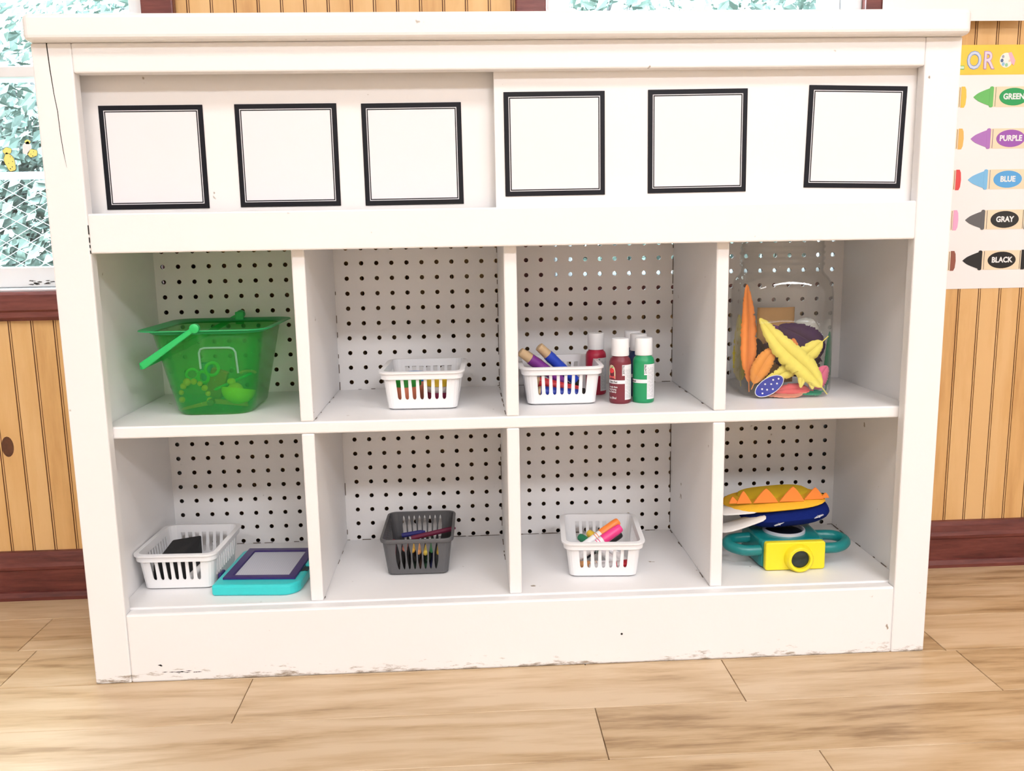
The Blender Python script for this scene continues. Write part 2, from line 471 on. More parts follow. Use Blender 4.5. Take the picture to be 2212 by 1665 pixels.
# ------------------------------------------------------------------ outside the windows
LAWN = mat('lawn', (0.022, 0.04, 0.026), 0.9, noise_amt=0.3, noise_scale=1.5)
tag(obj('lawn', G().box(-30, 30, 0.6, 40, -0.35, -0.3), LAWN), 'pale green lawn outside the windows', 'lawn', kind='structure')
LEAF = [mat('leaf_green', (0.088, 0.122, 0.100), 0.7), mat('leaf_light', (0.102, 0.136, 0.114), 0.7), mat('leaf_dark', (0.078, 0.110, 0.094), 0.7)]
BARK = mat('bark', (0.03, 0.03, 0.03), 0.9, noise_amt=0.3, noise_scale=12)
def tree(x, y, h, rad, label, sd):
    rnd = random.Random(sd)
    t = empty('tree', label, 'tree', (x, y, -0.3), group='trees behind the fence')
    g = G(); P = [(x, y, -0.3), (x + rnd.uniform(-.05, .05), y, h * 0.3), (x + rnd.uniform(-.1, .1), y, h * 0.7)]
    g.tube(P, [0.11, 0.09, 0.03], 8)
    for k in range(6):
        a = rnd.uniform(0, 2 * PI); z = rnd.uniform(.3, .6) * h
        g.tube([(x, y, z), (x + math.cos(a) * rad * .4, y + math.sin(a) * rad * .4, z + h * .12), (x + math.cos(a) * rad * .8, y + math.sin(a) * rad * .8, z + h * .2)], [.04, .025, .01], 6)
    obj('trunk', g, BARK, t, smooth=True)
    g = G()
    for k in range(4500):
        while True:
            p = Vector((rnd.uniform(-1, 1), rnd.uniform(-1, 1), rnd.uniform(-1, 1)))
            if 0.25 < p.length < 1: break
        c = Vector((x + p.x * rad, y + p.y * rad, h * 0.62 + p.z * h * 0.42))
        n = Vector((rnd.gauss(0, 1), rnd.gauss(0, 1), rnd.gauss(0, 1))).normalized(); u = n.orthogonal().normalized(); w = n.cross(u)
        s = rnd.uniform(.03, .08) * (1 + rad * .25)
        g.add([c - u * s, c - w * s * .5 + n * s * .1, c + u * s, c + w * s * .5 + n * s * .1], [(0, 1, 2, 3)], rnd.choice((0, 1, 2)))
    obj('foliage', g, LEAF, t, kind='stuff')
for a in [(-5.3, 7.0, 3.4, 1.35, 'bushy tree seen through the left window at the frame edge', 1), (-2.3, 8.0, 4.0, 1.3, 'tree seen through the left window nearest the cabinet', 2),
          (0.9, 8.6, 4.6, 1.5, 'leafy tree above the left end of the right window', 3), (4.1, 8.2, 4.4, 1.5, 'leafy tree above the right end of the right window', 4),
          (-8.4, 9.0, 4.4, 1.5, 'tree beyond the far left of the fence', 5),
          (-6.9, 14.0, 5.6, 1.9, 'tall tree behind the bushy one at the frame edge', 6), (-3.0, 14.0, 5.8, 1.9, 'tall tree behind the one nearest the cabinet', 7), (2.6, 14.0, 6.2, 1.9, 'tall tree far back between the two leafy ones', 8)]: tree(*a)
hg = empty('hedge', 'tall leafy hedge running behind the chain-link fence', 'hedge', (-2.0, 11.05, -0.3))
rh = random.Random(21); g = G()
for k in range(24000):
    c = Vector((rh.uniform(-10, 6), 11.05 + rh.uniform(-.35, .35), rh.uniform(-.3, 2.6)))
    n = Vector((rh.gauss(0, 1), rh.gauss(0, 1) - .6, rh.gauss(0, 1))).normalized(); u = n.orthogonal().normalized(); w = n.cross(u); s = rh.uniform(.06, .14)
    g.add([c - u * s, c - w * s * .55 + n * s * .1, c + u * s, c + w * s * .55 + n * s * .1], [(0, 1, 2, 3)], rh.choice((0, 1, 2)))
obj('foliage', g, LEAF, hg, kind='stuff')
g = G()
for k in range(17): g.tube([(-10 + k, 11.05, -.3), (-10 + k + rh.uniform(-.1, .1), 11.05, 1.4)], [.05, .02], 6)
obj('stems', g, BARK, hg, kind='stuff')
# chain-link fence
FM = mat('galvanised_wire', (0.36, 0.37, 0.38), 0.5, metal=0.2)
FY, FZ0, FZ1 = 4.5, -0.3, 1.055
fen = empty('chain_link_fence', 'chain-link fence with a top rail outside the left window', 'fence', (-3.0, FY, -0.3))
obj('top_rail', G().tube([(-6.2, FY, FZ1), (-0.6, FY, FZ1)], 0.024, 10), FM, fen, smooth=True)
for px in (-6.2, -4.0, -2.05, -0.6):
    obj('post', G().tube([(px, FY + .03, -0.3), (px, FY + .03, FZ1 + .03)], 0.022, 10), FM, fen, smooth=True)
g = G(); st = 0.075
nz = int((FZ1 - FZ0) / st * 2)
for q in range(int(5.6 / st)):
    P = [(-6.2 + q * st + (st / 2 if (j + q) % 2 else -st / 2), FY, FZ0 + j * st * .5 * 1.15) for j in range(nz)]
    P = [p for p in P if p[2] < FZ1]
    for a, b in zip(P[:-1], P[1:]):
        wd = 0.0022
        g.add([(a[0] - wd, a[1], a[2]), (a[0] + wd, a[1], a[2]), (b[0] + wd, b[1], b[2]), (b[0] - wd, b[1], b[2]), (a[0], a[1] + .003, a[2]), (b[0], b[1] + .003, b[2])], [(0, 1, 2, 3), (1, 4, 5, 2), (4, 0, 3, 5)])
obj('wire_mesh', g, FM, fen, kind='stuff')

# stickers on the left pane
PY = WY + 0.0395
YEL = mat('sticker_yellow', (0.88, 0.78, 0.22), 0.5); SBK = mat('sticker_black', (0.02, 0.02, 0.02), 0.5); SWH = mat('sticker_white', (0.85, 0.85, 0.85), 0.5)
def blob(pts, y0, y1): return G().prism(pts, y0, y1)
def sticker(label, wings, dots):
    c = wings[0][0]
    t = empty('butterfly_sticker', label, 'sticker', (c[0], PY, c[1] - 0.02), group='butterfly stickers on the left window')
    for (cx, cz, rx, rz, an, mm) in [(w[0][0], w[0][1], w[1], w[2], w[3], w[4]) for w in wings]:
        P = []
        for q in range(22):
            a = 2 * PI * q / 22; r_ = 1 + 0.07 * math.sin(5 * a)
            px, pz = rx * r_ * math.cos(a), rz * r_ * math.sin(a)
            P.append((cx + px * math.cos(an) - pz * math.sin(an), cz + px * math.sin(an) + pz * math.cos(an)))
        P2 = [(cx + (p[0] - cx) * 1.08, cz + (p[1] - cz) * 1.08) for p in P]
        w_ = obj('wing', G().prism(P, PY - 0.0010, PY - 0.0004), mm, t)
        obj('wing_outline', G().prism(P2, PY - 0.0007, PY - 0.0002), SBK if mm is YEL else SWH, t)
    g = G()
    for (dx, dz, r_) in dots: g.prism(ellipse(dx, dz, r_, r_, 8), PY - 0.0013, PY - 0.0009)
    obj('spots', g, SBK, t)
sticker('yellow butterfly sticker with black spots, the lower left one on the window pane', [((-0.848, 0.7770), 0.0085, 0.016, 0.25, YEL), ((-0.8505, 0.796), 0.0075, 0.0055, 0.2, YEL)],
        [(-0.851, 0.792, .0006), (-0.846, 0.786, .0006), (-0.843, 0.778, .0007), (-0.848, 0.766, .0010), (-0.8445, 0.769, .0009), (-0.85, 0.775, .0006), (-0.8415, 0.785, .0006)])
sticker('white and yellow butterfly sticker touching the cabinet edge on the window pane', [((-0.817, 0.8005), 0.0065, 0.011, -0.3, SWH), ((-0.808, 0.7915), 0.0085, 0.0065, 0.3, YEL), ((-0.8145, 0.8105), 0.0048, 0.0038, 0.0, YEL)],
        [(-0.808, 0.787, .0009), (-0.804, 0.786, .0010), (-0.811, 0.790, .0006), (-0.806, 0.794, .0006)])

# ------------------------------------------------------------------ ceiling lamps (behind the camera)
for k, (lx, ly, pw) in enumerate(LAMPS):
    t = empty('ceiling_light', 'flat white ceiling light panel on the %s, %s the cabinet' % ('right' if lx > 0 else 'left', 'far from' if ly < -2 else 'nearer'), 'lamp', (lx, ly, H - 0.06), group='ceiling light panels')
    gg = G()
    for bx in ((-.62, -.6, -.3, .3), (.6, .62, -.3, .3), (-.6, .6, -.3, -.28), (-.6, .6, .28, .3)): gg.box(lx + bx[0], lx + bx[1], ly + bx[2], ly + bx[3], H - 0.06, H)
    obj('frame', gg, CEIL, t)
    obj('diffuser', G().box(lx - .6, lx + .6, ly - .28, ly + .28, H - 0.05, H - 0.045), mat('lamp_diffuser', (0.9, 0.9, 0.9), 0.6, emit=((1, .97, .94), 6.0)), t)

# ------------------------------------------------------------------ the cabinet
FT = -0.02        # front of the face frame
PB = 0.268        # face of the pegboard
cab = empty('storage_cabinet', 'long white painted cabinet with eight open cubbies and sliding doors', 'cabinet', (0, 0.125, 0))
BV = 0.0022
def cb(name, b, M=PAINT, bevel=BV, **k): return obj(name, G().box(*b), M, cab, bevel=bevel, **k)
g = G()
P = rrect(0.6225, 0.173, 0.012, 6, 0.0005, 0.134)
top = obj('tabletop', G().prism(P, 0.893, 0.9255, 'xy'), PAINT, cab, bevel=0.006, segs=3, angle=60)  # unseen back edge carried to the casing to block light from above
cb('stile', (-0.6195, -0.568, FT, 0, 0, 0.893), PAINTW)
cb('stile', (0.5685, 0.6195, FT, 0, 0, 0.893), PAINTW)
cb('rail', (-0.568, 0.5685, FT, 0, 0.8553, 0.893))
cb('rail', (-0.568, 0.5685, FT, 0, 0.6222, 0.6752), label='wide rail under the sliding doors')
cb('base_rail', (-0.568, 0.5685, FT, 0, 0, 0.1055), PAINTW, bevel=0.003)
obj('side_panel', G().prism([(0, 0), (0.301, 0), (0.301, 0.09), (0.3235, 0.0905), (0.3235, 0.50), (0.3055, 0.501), (0.3055, 0.893), (0, 0.893)], -0.6195, -0.585, 'yz'), PAINT, cab, bevel=0.0008)  # unseen rear edge stretched to the wall, shaped to keep light out behind
obj('side_panel', G().prism([(0, 0), (0.301, 0), (0.301, 0.09), (0.3235, 0.0905), (0.3235, 0.50), (0.3055, 0.501), (0.3055, 0.893), (0, 0.893)], 0.5913, 0.6195, 'yz'), PAINT, cab, bevel=0.0008)  # same added rear extension, blocking light from the right side
cb('shelf', (-0.585, 0.5913, 0, PB, 0.3615, 0.379), bevel=0.0025, label='middle shelf between the two rows of cubbies')
cb('shelf', (-0.585, 0.5913, 0, PB, 0.0895, 0.1075), bevel=0.002)
cb('shelf', (-0.585, 0.5913, 0.02, PB, 0.634, 0.650))
DIV = [(-0.3055, -0.287), (-0.0106, 0.0079), (0.2925, 0.3108)]
for a, b in DIV:
    cb('divider', (a, b, 0.0005, PB, 0.379, 0.634)); cb('divider', (a, b, 0.0005, PB, 0.1075, 0.3615))
# sliding doors, the right one in front of the left one
cb('sliding_door', (-0.580, 0.03, 0.0200, 0.0260, 0.664, 0.878), bevel=0.0008, label='left sliding door, set behind the right one')
cb('sliding_door', (-0.0197, 0.580, 0.0006, 0.0070, 0.668, 0.872), bevel=0.0008, label='right sliding door, in front')
cb('back_panel', (-0.585, 0.5913, PB, 0.273, 0.634, 0.893), bevel=0)
# pegboard: every hole is cut through
g = G()
hx = [-0.571 + 0.0254 * i for i in range(46)]; hz = [0.595 - 0.0254 * j for j in range(-1, 20)]
ex = [-0.585] + [(a + b) / 2 for a, b in zip(hx[:-1], hx[1:])] + [0.5913]
ez = [0.634] + [(a + b) / 2 for a, b in zip(hz[:-1], hz[1:])] + [0.090]
K = 16; T = 0.005
for i, cx in enumerate(hx):
    for j, cz in enumerate(hz):
        V = []
        for yv in (PB, PB + T):
            for q in range(K):
                a = 2 * PI * q / K; r_ = 0.0037
                V.append((cx + r_ * math.cos(a), yv, cz + r_ * math.sin(a)))
            for q in range(K):
                a = 2 * PI * q / K; c, s_ = math.cos(a), math.sin(a); mx_ = max(abs(c), abs(s_)); c /= mx_; s_ /= mx_
                X_ = cx + c * ((ex[i + 1] - cx) if c > 0 else (cx - ex[i])); Z_ = cz + s_ * ((ez[j] - cz) if s_ > 0 else (cz - ez[j + 1]))
                V.append((X_, yv, Z_))
        F = []
        for q in range(K):
            p = (q + 1) % K
            F.append((q, p, K + p, K + q)); F.append((2 * K + q, 3 * K + q, 3 * K + p, 2 * K + p)); F.append((q, 2 * K + q, 2 * K + p, p))
        g.add(V, F[0::3], 0); g.add(V, F[1::3] + F[2::3], 1)
obj('pegboard', g, [PEG, mat('darkened_hardboard', (0.035, 0.02, 0.012), .8)], cab)  # hardboard brown deepened to near black, putting the holes' shade into the colour
# hairline split in the left stile and a few marks
cr = [(-0.5987, 0.8928), (-0.5974, 0.8601), (-0.5953, 0.8282), (-0.5930, 0.8078), (-0.5922, 0.7784), (-0.5905, 0.7547), (-0.5882, 0.7356)]
wd = [0.0013, 0.0012, 0.0009, 0.0009, 0.0008, 0.0007, 0.0001]
P = [(x - w / 2, z) for (x, z), w in zip(cr, wd)] + [(x + w / 2, z) for (x, z), w in reversed(list(zip(cr, wd)))]
obj('split', G().prism(P, FT - 0.0002, FT + 0.001), DARK, cab)
g = G()
for z0, z1 in ((0.648, 0.660), (0.637, 0.644), (0.630, 0.634), (0.6225, 0.6265)): g.box(-0.5686, -0.5676, FT - 0.0002, FT + 0.001, z0, z1)
obj('joint_gap', g, DARK, cab)
obj('nail_hole', G().prism(ellipse(0.1549, 0.0471, 0.0017, 0.0017, 10), FT - 0.0002, FT + 0.001), DARK, cab)
obj('paint_chip', G().prism([(-0.5285, 0.0265), (-0.524, 0.0275), (-0.5215, 0.0250), (-0.5235, 0.0243), (-0.526, 0.0255)], FT - 0.0002, FT + 0.001), DARK, cab)
g = G()
for k in range(12):
    cx = random.uniform(-0.523, -0.468); cz = 0.0145 + random.uniform(-.0016, .0016); a = random.uniform(.0015, .005)
    g.prism([(cx - a, cz), (cx, cz + .0005), (cx + a, cz + .0003), (cx, cz - .0005)], FT - 0.0002, FT + 0.001)
obj('paint_chips', g, DARK, cab, kind='stuff')
# grimy gaps where dividers, shelves and pegboard meet
g = G(); rg = random.Random(3)
GRIME = mat('grime', (0.17, 0.13, 0.10), .9)
for (xa, za, zb, pr) in ((-0.0106, .379, .634, .55), (-0.0106, .1075, .3615, .5), (0.2925, .379, .634, .6), (0.2925, .1075, .3615, .6), (-0.287, .1075, .3615, .3), (-0.287, .379, .634, .2), (-0.3055, .1075, .3615, .15)):
    sg = -1 if xa in (-0.0106, 0.2925, -0.3055) else 1
    z = za
    while z < zb:
        ln = rg.uniform(.004, .016)
        if rg.random() < pr: g.box(min(xa, xa + sg * .0011), max(xa, xa + sg * .0011), PB - rg.uniform(.0006, .0018), PB, z, min(z + ln, zb))
        z += ln
for (x0_, x1_, zs, pr) in ((-.585, -.3055, .1075, .3), (-.287, -.0106, .379, .35), (-.287, -.0106, .1075, .5), (.0079, .2925, .379, .2), (.0079, .2925, .1075, .6), (.3108, .5913, .1075, .3)):
    x = x0_
    while x < x1_:
        ln = rg.uniform(.004, .02)
        if rg.random() < pr: g.box(x, min(x + ln, x1_), PB - rg.uniform(.0006, .0022), PB, zs, zs + rg.uniform(.0004, .0011))
        x += ln
for (xd, zs) in ((-0.287, .379), (-0.287, .1075), (-0.0106, .379), (-0.0106, .1075), (0.2925, .379), (0.2925, .1075), (0.5913, .1075)):
    sg = 1 if xd == -0.287 else -1
    y = .01
    while y < PB:
        ln = rg.uniform(.004, .02)
        if rg.random() < .25: g.box(min(xd, xd + sg * rg.uniform(.0006, .0018)), max(xd, xd + sg * .0006), y, min(y + ln, PB), zs, zs + .0008)
        y += ln
obj('grime', g, GRIME, cab, kind='stuff')
# white cards on the sliding doors
def card(label, c, y, w, h, an):
    t = empty('bordered_card', label, 'card', (c[0], y, c[1] - h / 2), group='black-bordered cards on the sliding doors')
    M = Matrix.Translation((c[0], 0, c[1])) @ Matrix.Rotation(-an, 4, 'Y')
    def pl(i, y0, y1, j=None):
        a, b = w / 2 - i, h / 2 - i
        if j is None: return G().box(-a, a, y0, y1, -b, b).xf(M)
        g = G(); a2, b2 = w / 2 - j, h / 2 - j
        for bx in ((-a, a, b2, b), (-a, a, -b, -b2), (-a, -a2, -b2, b2), (a2, a, -b2, b2)): g.box(bx[0], bx[1], y0, y1, bx[2], bx[3])
        return g.xf(M)
    obj('border', pl(0, y - 0.0012, y), BLACK, t, bevel=0.0003, segs=1)
    obj('border_line', pl(0.0066, y - 0.00145, y - 0.001, 0.0075), WHITE, t)
    obj('writing_surface', pl(0.0090, y - 0.0015, y - 0.001), WHITE, t)
YL_, YR_ = 0.0199, 0.0005
card('white card with black border, leftmost on the left sliding door', (-0.4862, 0.7505), YL_, 0.1393, 0.1383, 0.0)
card('white card with black border, middle one on the left sliding door', (-0.3047, 0.7509), YL_, 0.1383, 0.1378, 0.0)
card('white card with black border, rightmost on the left sliding door', (-0.1331, 0.7505), YL_, 0.1373, 0.1376, 0.004)
card('white card with black border, leftmost on the right sliding door', (0.0630, 0.7600), YR_, 0.1388, 0.139, 0.003)
card('white card with black border, middle one on the right sliding door', (0.2617, 0.7613), YR_, 0.1388, 0.139, 0.005)
card('white card with black border, tilted rightmost one near the right stile', (0.4850, 0.7640), YR_, 0.1392, 0.1385, -0.022)
#CONTENTS
# ------------------------------------------------------------------ posters on the back wall
PYW = WY - 0.0006
sh = tag(obj('paper_sheet', G().box(0.655, 0.9125, PYW - 0.0205, PYW - 0.0195, 0.9858, 1.30), mat('sheet_white', (0.84, 0.86, 0.87), 0.5)),
         'blank white paper sheet hung above the crayon poster beside the window', 'paper')
pos = empty('crayon_poster', 'color poster with yellow header and rows of labelled crayons on pine wall', 'poster', (0.885, PYW, 0.5265))
PS = mat('poster_paper', (0.85, 0.84, 0.84), 0.45)
CREAM = mat('crayon_cream', (0.84, 0.70, 0.50), 0.5)
obj('sheet', G().box(0.700, 1.075, PYW - 0.0006, PYW, 0.527, 0.9505), PS, pos)
obj('header', G().box(0.700, 1.075, PYW - 0.0010, PYW - 0.0006, 0.9005, 0.9505), mat('header_yellow', (0.86, 0.60, 0.07), 0.5, noise_amt=0.12, noise_scale=22), pos)
def ptext(s, cx, cz, size, M, y, bold, parent, name='lettering', sx=1.0, tilt=0.0):
    g = text_geo(s, size, bold=bold)
    M4 = Matrix.Translation((cx, y, cz)) @ Matrix.Rotation(-tilt, 4, 'Y') @ Matrix(((sx, 0, 0, 0), (0, 0, 1, 0), (0, 1, 0, 0), (0, 0, 0, 1)))
    return obj(name, g.xf(M4), M, parent)
HC = [('C', (0.75, 0.25, 0.25)), ('O', (0.8, 0.45, 0.1)), ('L', (0.12, 0.5, 0.12)), ('O', (0.12, 0.28, 0.65)), ('R', (0.42, 0.20, 0.50))]
for k, (ch, c) in enumerate(HC):
    cx = 0.7550 + 0.0257 * k
    ptext(ch, cx, 0.9232, 0.041, mat('letter_rim_%d' % k, c, 0.5), PYW - 0.0013, 0.0014, pos, sx=0.8)
    ptext(ch, cx, 0.9232, 0.041, mat('letter_fill_%d' % k, tuple(0.55 + 0.42 * v for v in c), 0.5), PYW - 0.0017, 0.0003, pos, sx=0.8)
PX = 0.8895
pal = obj('palette', G().prism(ellipse(PX, 0.9245, 0.0115, 0.0125), PYW - 0.0014, PYW - 0.0010), mat('palette_cream', (0.86, 0.84, 0.78), 0.5), pos)
for dx, dz, r_, c in [(-0.006, .006, .0022, (.35, .38, .5)), (-.0075, -.0005, .0026, (.1, .16, .32)), (-.005, -.0065, .0026, (.3, .55, .75)), (.001, -.008, .0026, (.3, .6, .35)), (.006, -.001, .0018, (.85, .6, .4))]:
    obj('paint_dab', G().prism(ellipse(PX + dx, 0.9245 + dz, r_, r_ * 1.2, 14), PYW - 0.0017, PYW - 0.0013), mat('dab_%.2f_%.2f' % (c[0], c[1]), c, .5), pal)
obj('paint_brush', G().prism([(PX + .003, .937), (PX + .0085, .938), (PX + .0165, .924), (PX + .0145, .9155), (PX + .010, .919)], PYW - 0.0017, PYW - 0.0013), mat('brush_pink', (.86, .45, .55), .5), pal)
CR = [(0.8630, 'yellow', (.86, .56, .08), 'GREEN', (.14, .50, .13), (.02, .34, .10)), (0.7918, 'orange', (.86, .47, .12), 'PURPLE', (.42, .18, .52), (.33, .10, .45)),
      (0.7210, 'red', (.72, .07, .07), 'BLUE', (.20, .50, .80), (.10, .38, .75)), (0.6502, 'pink', (.86, .40, .62), 'GRAY', (.12, .12, .125), (.02, .02, .02)), (0.5778, 'brown', (.28, .09, .06), 'BLACK', (.012, .012, .014), (.006, .006, .006))]
def crayon(x0, z, name, col, lab, text, hid=False):
    d = 1; h = 0.0178
    c = obj('crayon', G().box(x0 + .040, x0 + .109, PYW - .0010, PYW - .0006, z - h * .97, z + h * .97), CREAM, pos, label='printed %s crayon' % name)
    M = mat('crayon_' + name, col, .5)
    tip = [(x0, z), (x0 + .004, z + .0035)] + [(x0 + .004 + .026 * q / 6, z + .0035 + .0115 * (q / 6) ** .75) for q in range(1, 7)]
    tip = tip + [(px, 2 * z - pz) for px, pz in reversed(tip[1:])]
    obj('crayon_tip', G().prism(tip, PYW - .0012, PYW - .0006), M, c)
    P = [(px, pz) for px, pz in rrect(.0035, h, .003, 4, x0 + .0325, z)]
    obj('crayon_collar', G().prism(P, PYW - .0014, PYW - .0006), M, c)
    obj('wrapper_end', G().box(x0 + .036, x0 + .0405, PYW - .0011, PYW - .0006, z - h * .95, z + h * .95), CREAM, c)
    for sx in (x0 + .0395, x0 + .1065): obj('wrapper_line', G().box(sx, sx + .0008, PYW - .0013, PYW - .0009, z - h * .92, z + h * .92), mat('line_' + name, tuple(v * .35 for v in col), .5), c)
    P = [(x0 + .1095, z - h), (x0 + .1155, z - h), (x0 + .118, z - h * .7), (x0 + .119, z), (x0 + .118, z + h * .7), (x0 + .1155, z + h), (x0 + .1095, z + h)]
    obj('crayon_end', G().prism(P, PYW - .0013, PYW - .0006), M, c)
    obj('name_oval', G().prism(ellipse(x0 + .073, z, .0262, .0150, 30), PYW - .0014, PYW - .0009), mat('oval_' + name, lab, .5), c)
    if text:
        g = text_geo(text, .0135, bold=.0005)
        M4 = Matrix.Translation((x0 + .073, PYW - .0017, z)) @ Matrix(((0.92, 0, 0, 0), (0, 0, 1, 0), (0, 1, 0, 0), (0, 0, 0, 1)))
        obj('lettering', g.xf(M4), SWH, c)
for z, nl, cl, tr, cr_, lab in CR:
    crayon(0.8225 - .119, z, nl, cl, tuple(v * .6 for v in cl), None)
    crayon(0.8352, z, tr.lower(), cr_, lab, tr)

# ------------------------------------------------------------------ baskets
def basket(label, loc, rz, bw, bd, tw, td, h, nx, ny, M, spindle=False, group='plastic baskets in the cubbies'):
    t = empty('slotted_basket', label, 'basket', loc, rz, group)
    r0, r1 = 0.010, 0.013
    v0, v1 = (0.22, 0.80) if not spindle else (0.10, 0.925)
    va, vb = v0 + (v1 - v0) * 0.22, v0 + (v1 - v0) * 0.62
    g = G()
    def dims(v): return bw + (tw - bw) * v, bd + (td - bd) * v, r0 + (r1 - r0) * v
    def P(side, s, v):
        hx, hy, r = dims(v); z = 0.003 + (h - 0.003) * v
        if side == 0: return (-(hx - r) + 2 * (hx - r) * s, -hy, z)
        if side == 1: return (hx, -(hy - r) + 2 * (hy - r) * s, z)
        if side == 2: return ((hx - r) - 2 * (hx - r) * s, hy, z)
        return (-hx, (hy - r) - 2 * (hy - r) * s, z)
    lev = [0, v0, va, vb, v1, 1.0]
    foot = []
    for side in range(4):
        n = nx if side in (0, 2) else ny
        mg = 0.05 if not spindle else 0.07
        cw = (1 - 2 * mg) / n
        for (sa, sb) in ((0, mg), (1 - mg, 1)):
            for a, b in zip(lev[:-1], lev[1:]):
                g.add([P(side, sa, a), P(side, sb, a), P(side, sb, b), P(side, sa, b)], [(0, 1, 2, 3)])
        foot.append(P(side, 0, 0))
        foot.append(P(side, mg, 0))
        for k in range(n):
            s0 = mg + k * cw; s1 = s0 + cw; sm = (s0 + s1) / 2
            for a, b in ((0, v0), (v1, 1.0)):
                for p, q in ((s0, sm), (sm, s1)):
                    g.add([P(side, p, a), P(side, q, a), P(side, q, b), P(side, p, b)], [(0, 1, 2, 3)])
            foot += [P(side, sm, 0), P(side, s1, 0)]
            outer = [(s0, v1), (sm, v1), (s1, v1), (s1, vb), (s1, va), (s1, v0), (sm, v0), (s0, v0), (s0, va), (s0, vb)]
            hw = cw * (0.36 if spindle else 0.305)
            if spindle:
                vm, hh = (v0 + v1) / 2, (v1 - v0) / 2 * 0.96
                inner = [(sm - hw * .34, vm + hh * .88), (sm, vm + hh), (sm + hw * .34, vm + hh * .88), (sm + hw, vb), (sm + hw, va + .08), (sm + hw * .45, vm - hh * .9), (sm, vm - hh), (sm - hw * .45, vm - hh * .9), (sm - hw, va + .08), (sm - hw, vb)]
            else:
                e = (v1 - v0) * 0.01
                rv = hw * 0.8 * (2 * tw if side in (0, 2) else 2 * td) / h
                inner = [(sm - hw, v1 - e), (sm, v1 - e), (sm + hw, v1 - e), (sm + hw * .93, vb), (sm + hw * .8, v0 + e + rv), (sm + hw * .56, v0 + e + rv * .3), (sm, v0 + e), (sm - hw * .56, v0 + e + rv * .3), (sm - hw * .8, v0 + e + rv), (sm - hw * .93, vb)]
            V = [P(side, *p) for p in outer] + [P(side, *p) for p in inner]
            g.add(V, [(q, q + 10, (q + 1) % 10 + 10, (q + 1) % 10) for q in range(10)])
        foot.append(P(side, 1, 0))
        # rounded corner to the next side
        def corner(v, q):
            hx, hy, r = dims(v); z = 0.003 + (h - 0.003) * v
            cx, cy = [(hx - r, -(hy - r)), (hx - r, hy - r), (-(hx - r), hy - r), (-(hx - r), -(hy - r))][side]
            a = [-PI / 2, 0, PI / 2, PI][side] + PI / 2 * q / 4
            return (cx + r * math.cos(a), cy + r * math.sin(a), z)
        for q in range(4):
            for a, b in zip(lev[:-1], lev[1:]):
                g.add([corner(a, q), corner(a, q + 1), corner(b, q + 1), corner(b, q)], [(0, 1, 2, 3)])
            if q: foot.append(corner(0, q))
    n = len(foot)
    g.add(foot + [(p[0] * .94, p[1] * .95, 0.0012) for p in foot], [(i, n + i, n + (i + 1) % n, (i + 1) % n) for i in range(n)] + [tuple(reversed(range(n, 2 * n)))])
    obj('body', g, M, t, local=True, weld=True, solid=0.0016, smooth=False)
    # moulded rim
    prof = [(0.0, -0.0125), (0.0026, -0.0115), (0.0032, -0.0035), (0.0058, -0.0030), (0.0060, -0.0004), (0.0048, 0.0), (-0.0012, 0.0), (-0.0016, -0.003), (-0.0005, -0.0125)] if not spindle else [(0.0, -0.006), (0.0022, -0.005), (0.0030, -0.001), (0.0022, 0.0006), (-0.0010, 0.0006), (-0.0016, -0.002), (-0.0006, -0.006)]
    rings = []
    for dxy, dz in prof: rings.append([(p[0], p[1], h + dz) for p in rrect(tw + dxy, td + dxy, r1 + dxy, 6)])
    obj('rim', G().loft(rings, wrap=True), M, t, local=True, smooth=True)
    for fx in (-1, 1):
        for fy in (-1, 1):
            obj('foot', G().lathe([(.0035, 0), (.004, .003)], 10, o=(fx * (bw - .012), fy * (bd - .012), 0)), M, t, local=True)
    # inner frame for things standing in it
    return Matrix.Translation(loc) @ Matrix.Rotation(rz, 4, 'Z')

Z1, Z0 = 0.379, 0.1075
WB = (0.0525, 0.062, 0.0590, 0.0705, 0.0600, 7, 10, PLW)
B_A2 = basket('white slotted basket of dough tubs in the upper second cubby', (-0.1325, 0.1300, Z1), -0.035, *WB)
B_A3 = basket('white slotted basket of chunky brushes beside the paint bottles', (0.0795, 0.1395, Z1), -0.02, *WB)
B_B1 = basket('white slotted basket holding a black pouch beside the drawing board', (-0.5165, 0.1275, Z0), -0.035, *WB)
B_B3 = basket('white slotted basket of markers in the lower third cubby', (0.1432, 0.1155, Z0), -0.075, *WB)
B_B2 = basket('dark grey basket with spindle-shaped slots, full of crayons', (-0.1515, 0.1537, Z0), -0.012, 0.0480, 0.0640, 0.0555, 0.0715, 0.0615, 8, 11, PLG, True)

# dough tubs
def tub(label, c, r, h, body, lid, band=None):
    o = B_A2 @ Vector((c[0], c[1], 0.0045))
    t = empty('dough_tub', label, 'tub', o, 0, 'dough tubs in the white basket')
    obj('tub_body', G().lathe([(r * .86, 0), (r * .9, .001), (r, h)], 28, o=o), body, t, smooth=True)
    if band: obj('label_band', G().lathe([(r * .975, h * .64), (r * 1.012, h * .985)], 28, o=o, c0=False, c1=False), band, t, smooth=True, solid=0.0003)
    obj('lid', G().lathe([(r * 1.06, h - .001), (r * 1.08, h + .0005), (r * 1.08, h + .0095), (r * 1.02, h + .0105), (r * .9, h + .0105), (r * .88, h + .009), (0.001, h + .009)], 28, o=o, c1=False), lid, t, smooth=True)
CORAL = mat('coral_plastic', (0.95, 0.33, 0.20), .4); MAROON = mat('maroon_plastic', (0.30, 0.03, 0.09), .4); LGREEN = mat('lid_green', (0.03, 0.36, 0.05), .4)
LBLUE = mat('lid_blue', (0.02, 0.22, 0.55), .4); LYEL = mat('lid_yellow', (0.80, 0.55, 0.04), .4); GREYL = mat('label_grey', (0.72, 0.69, 0.72), .5)
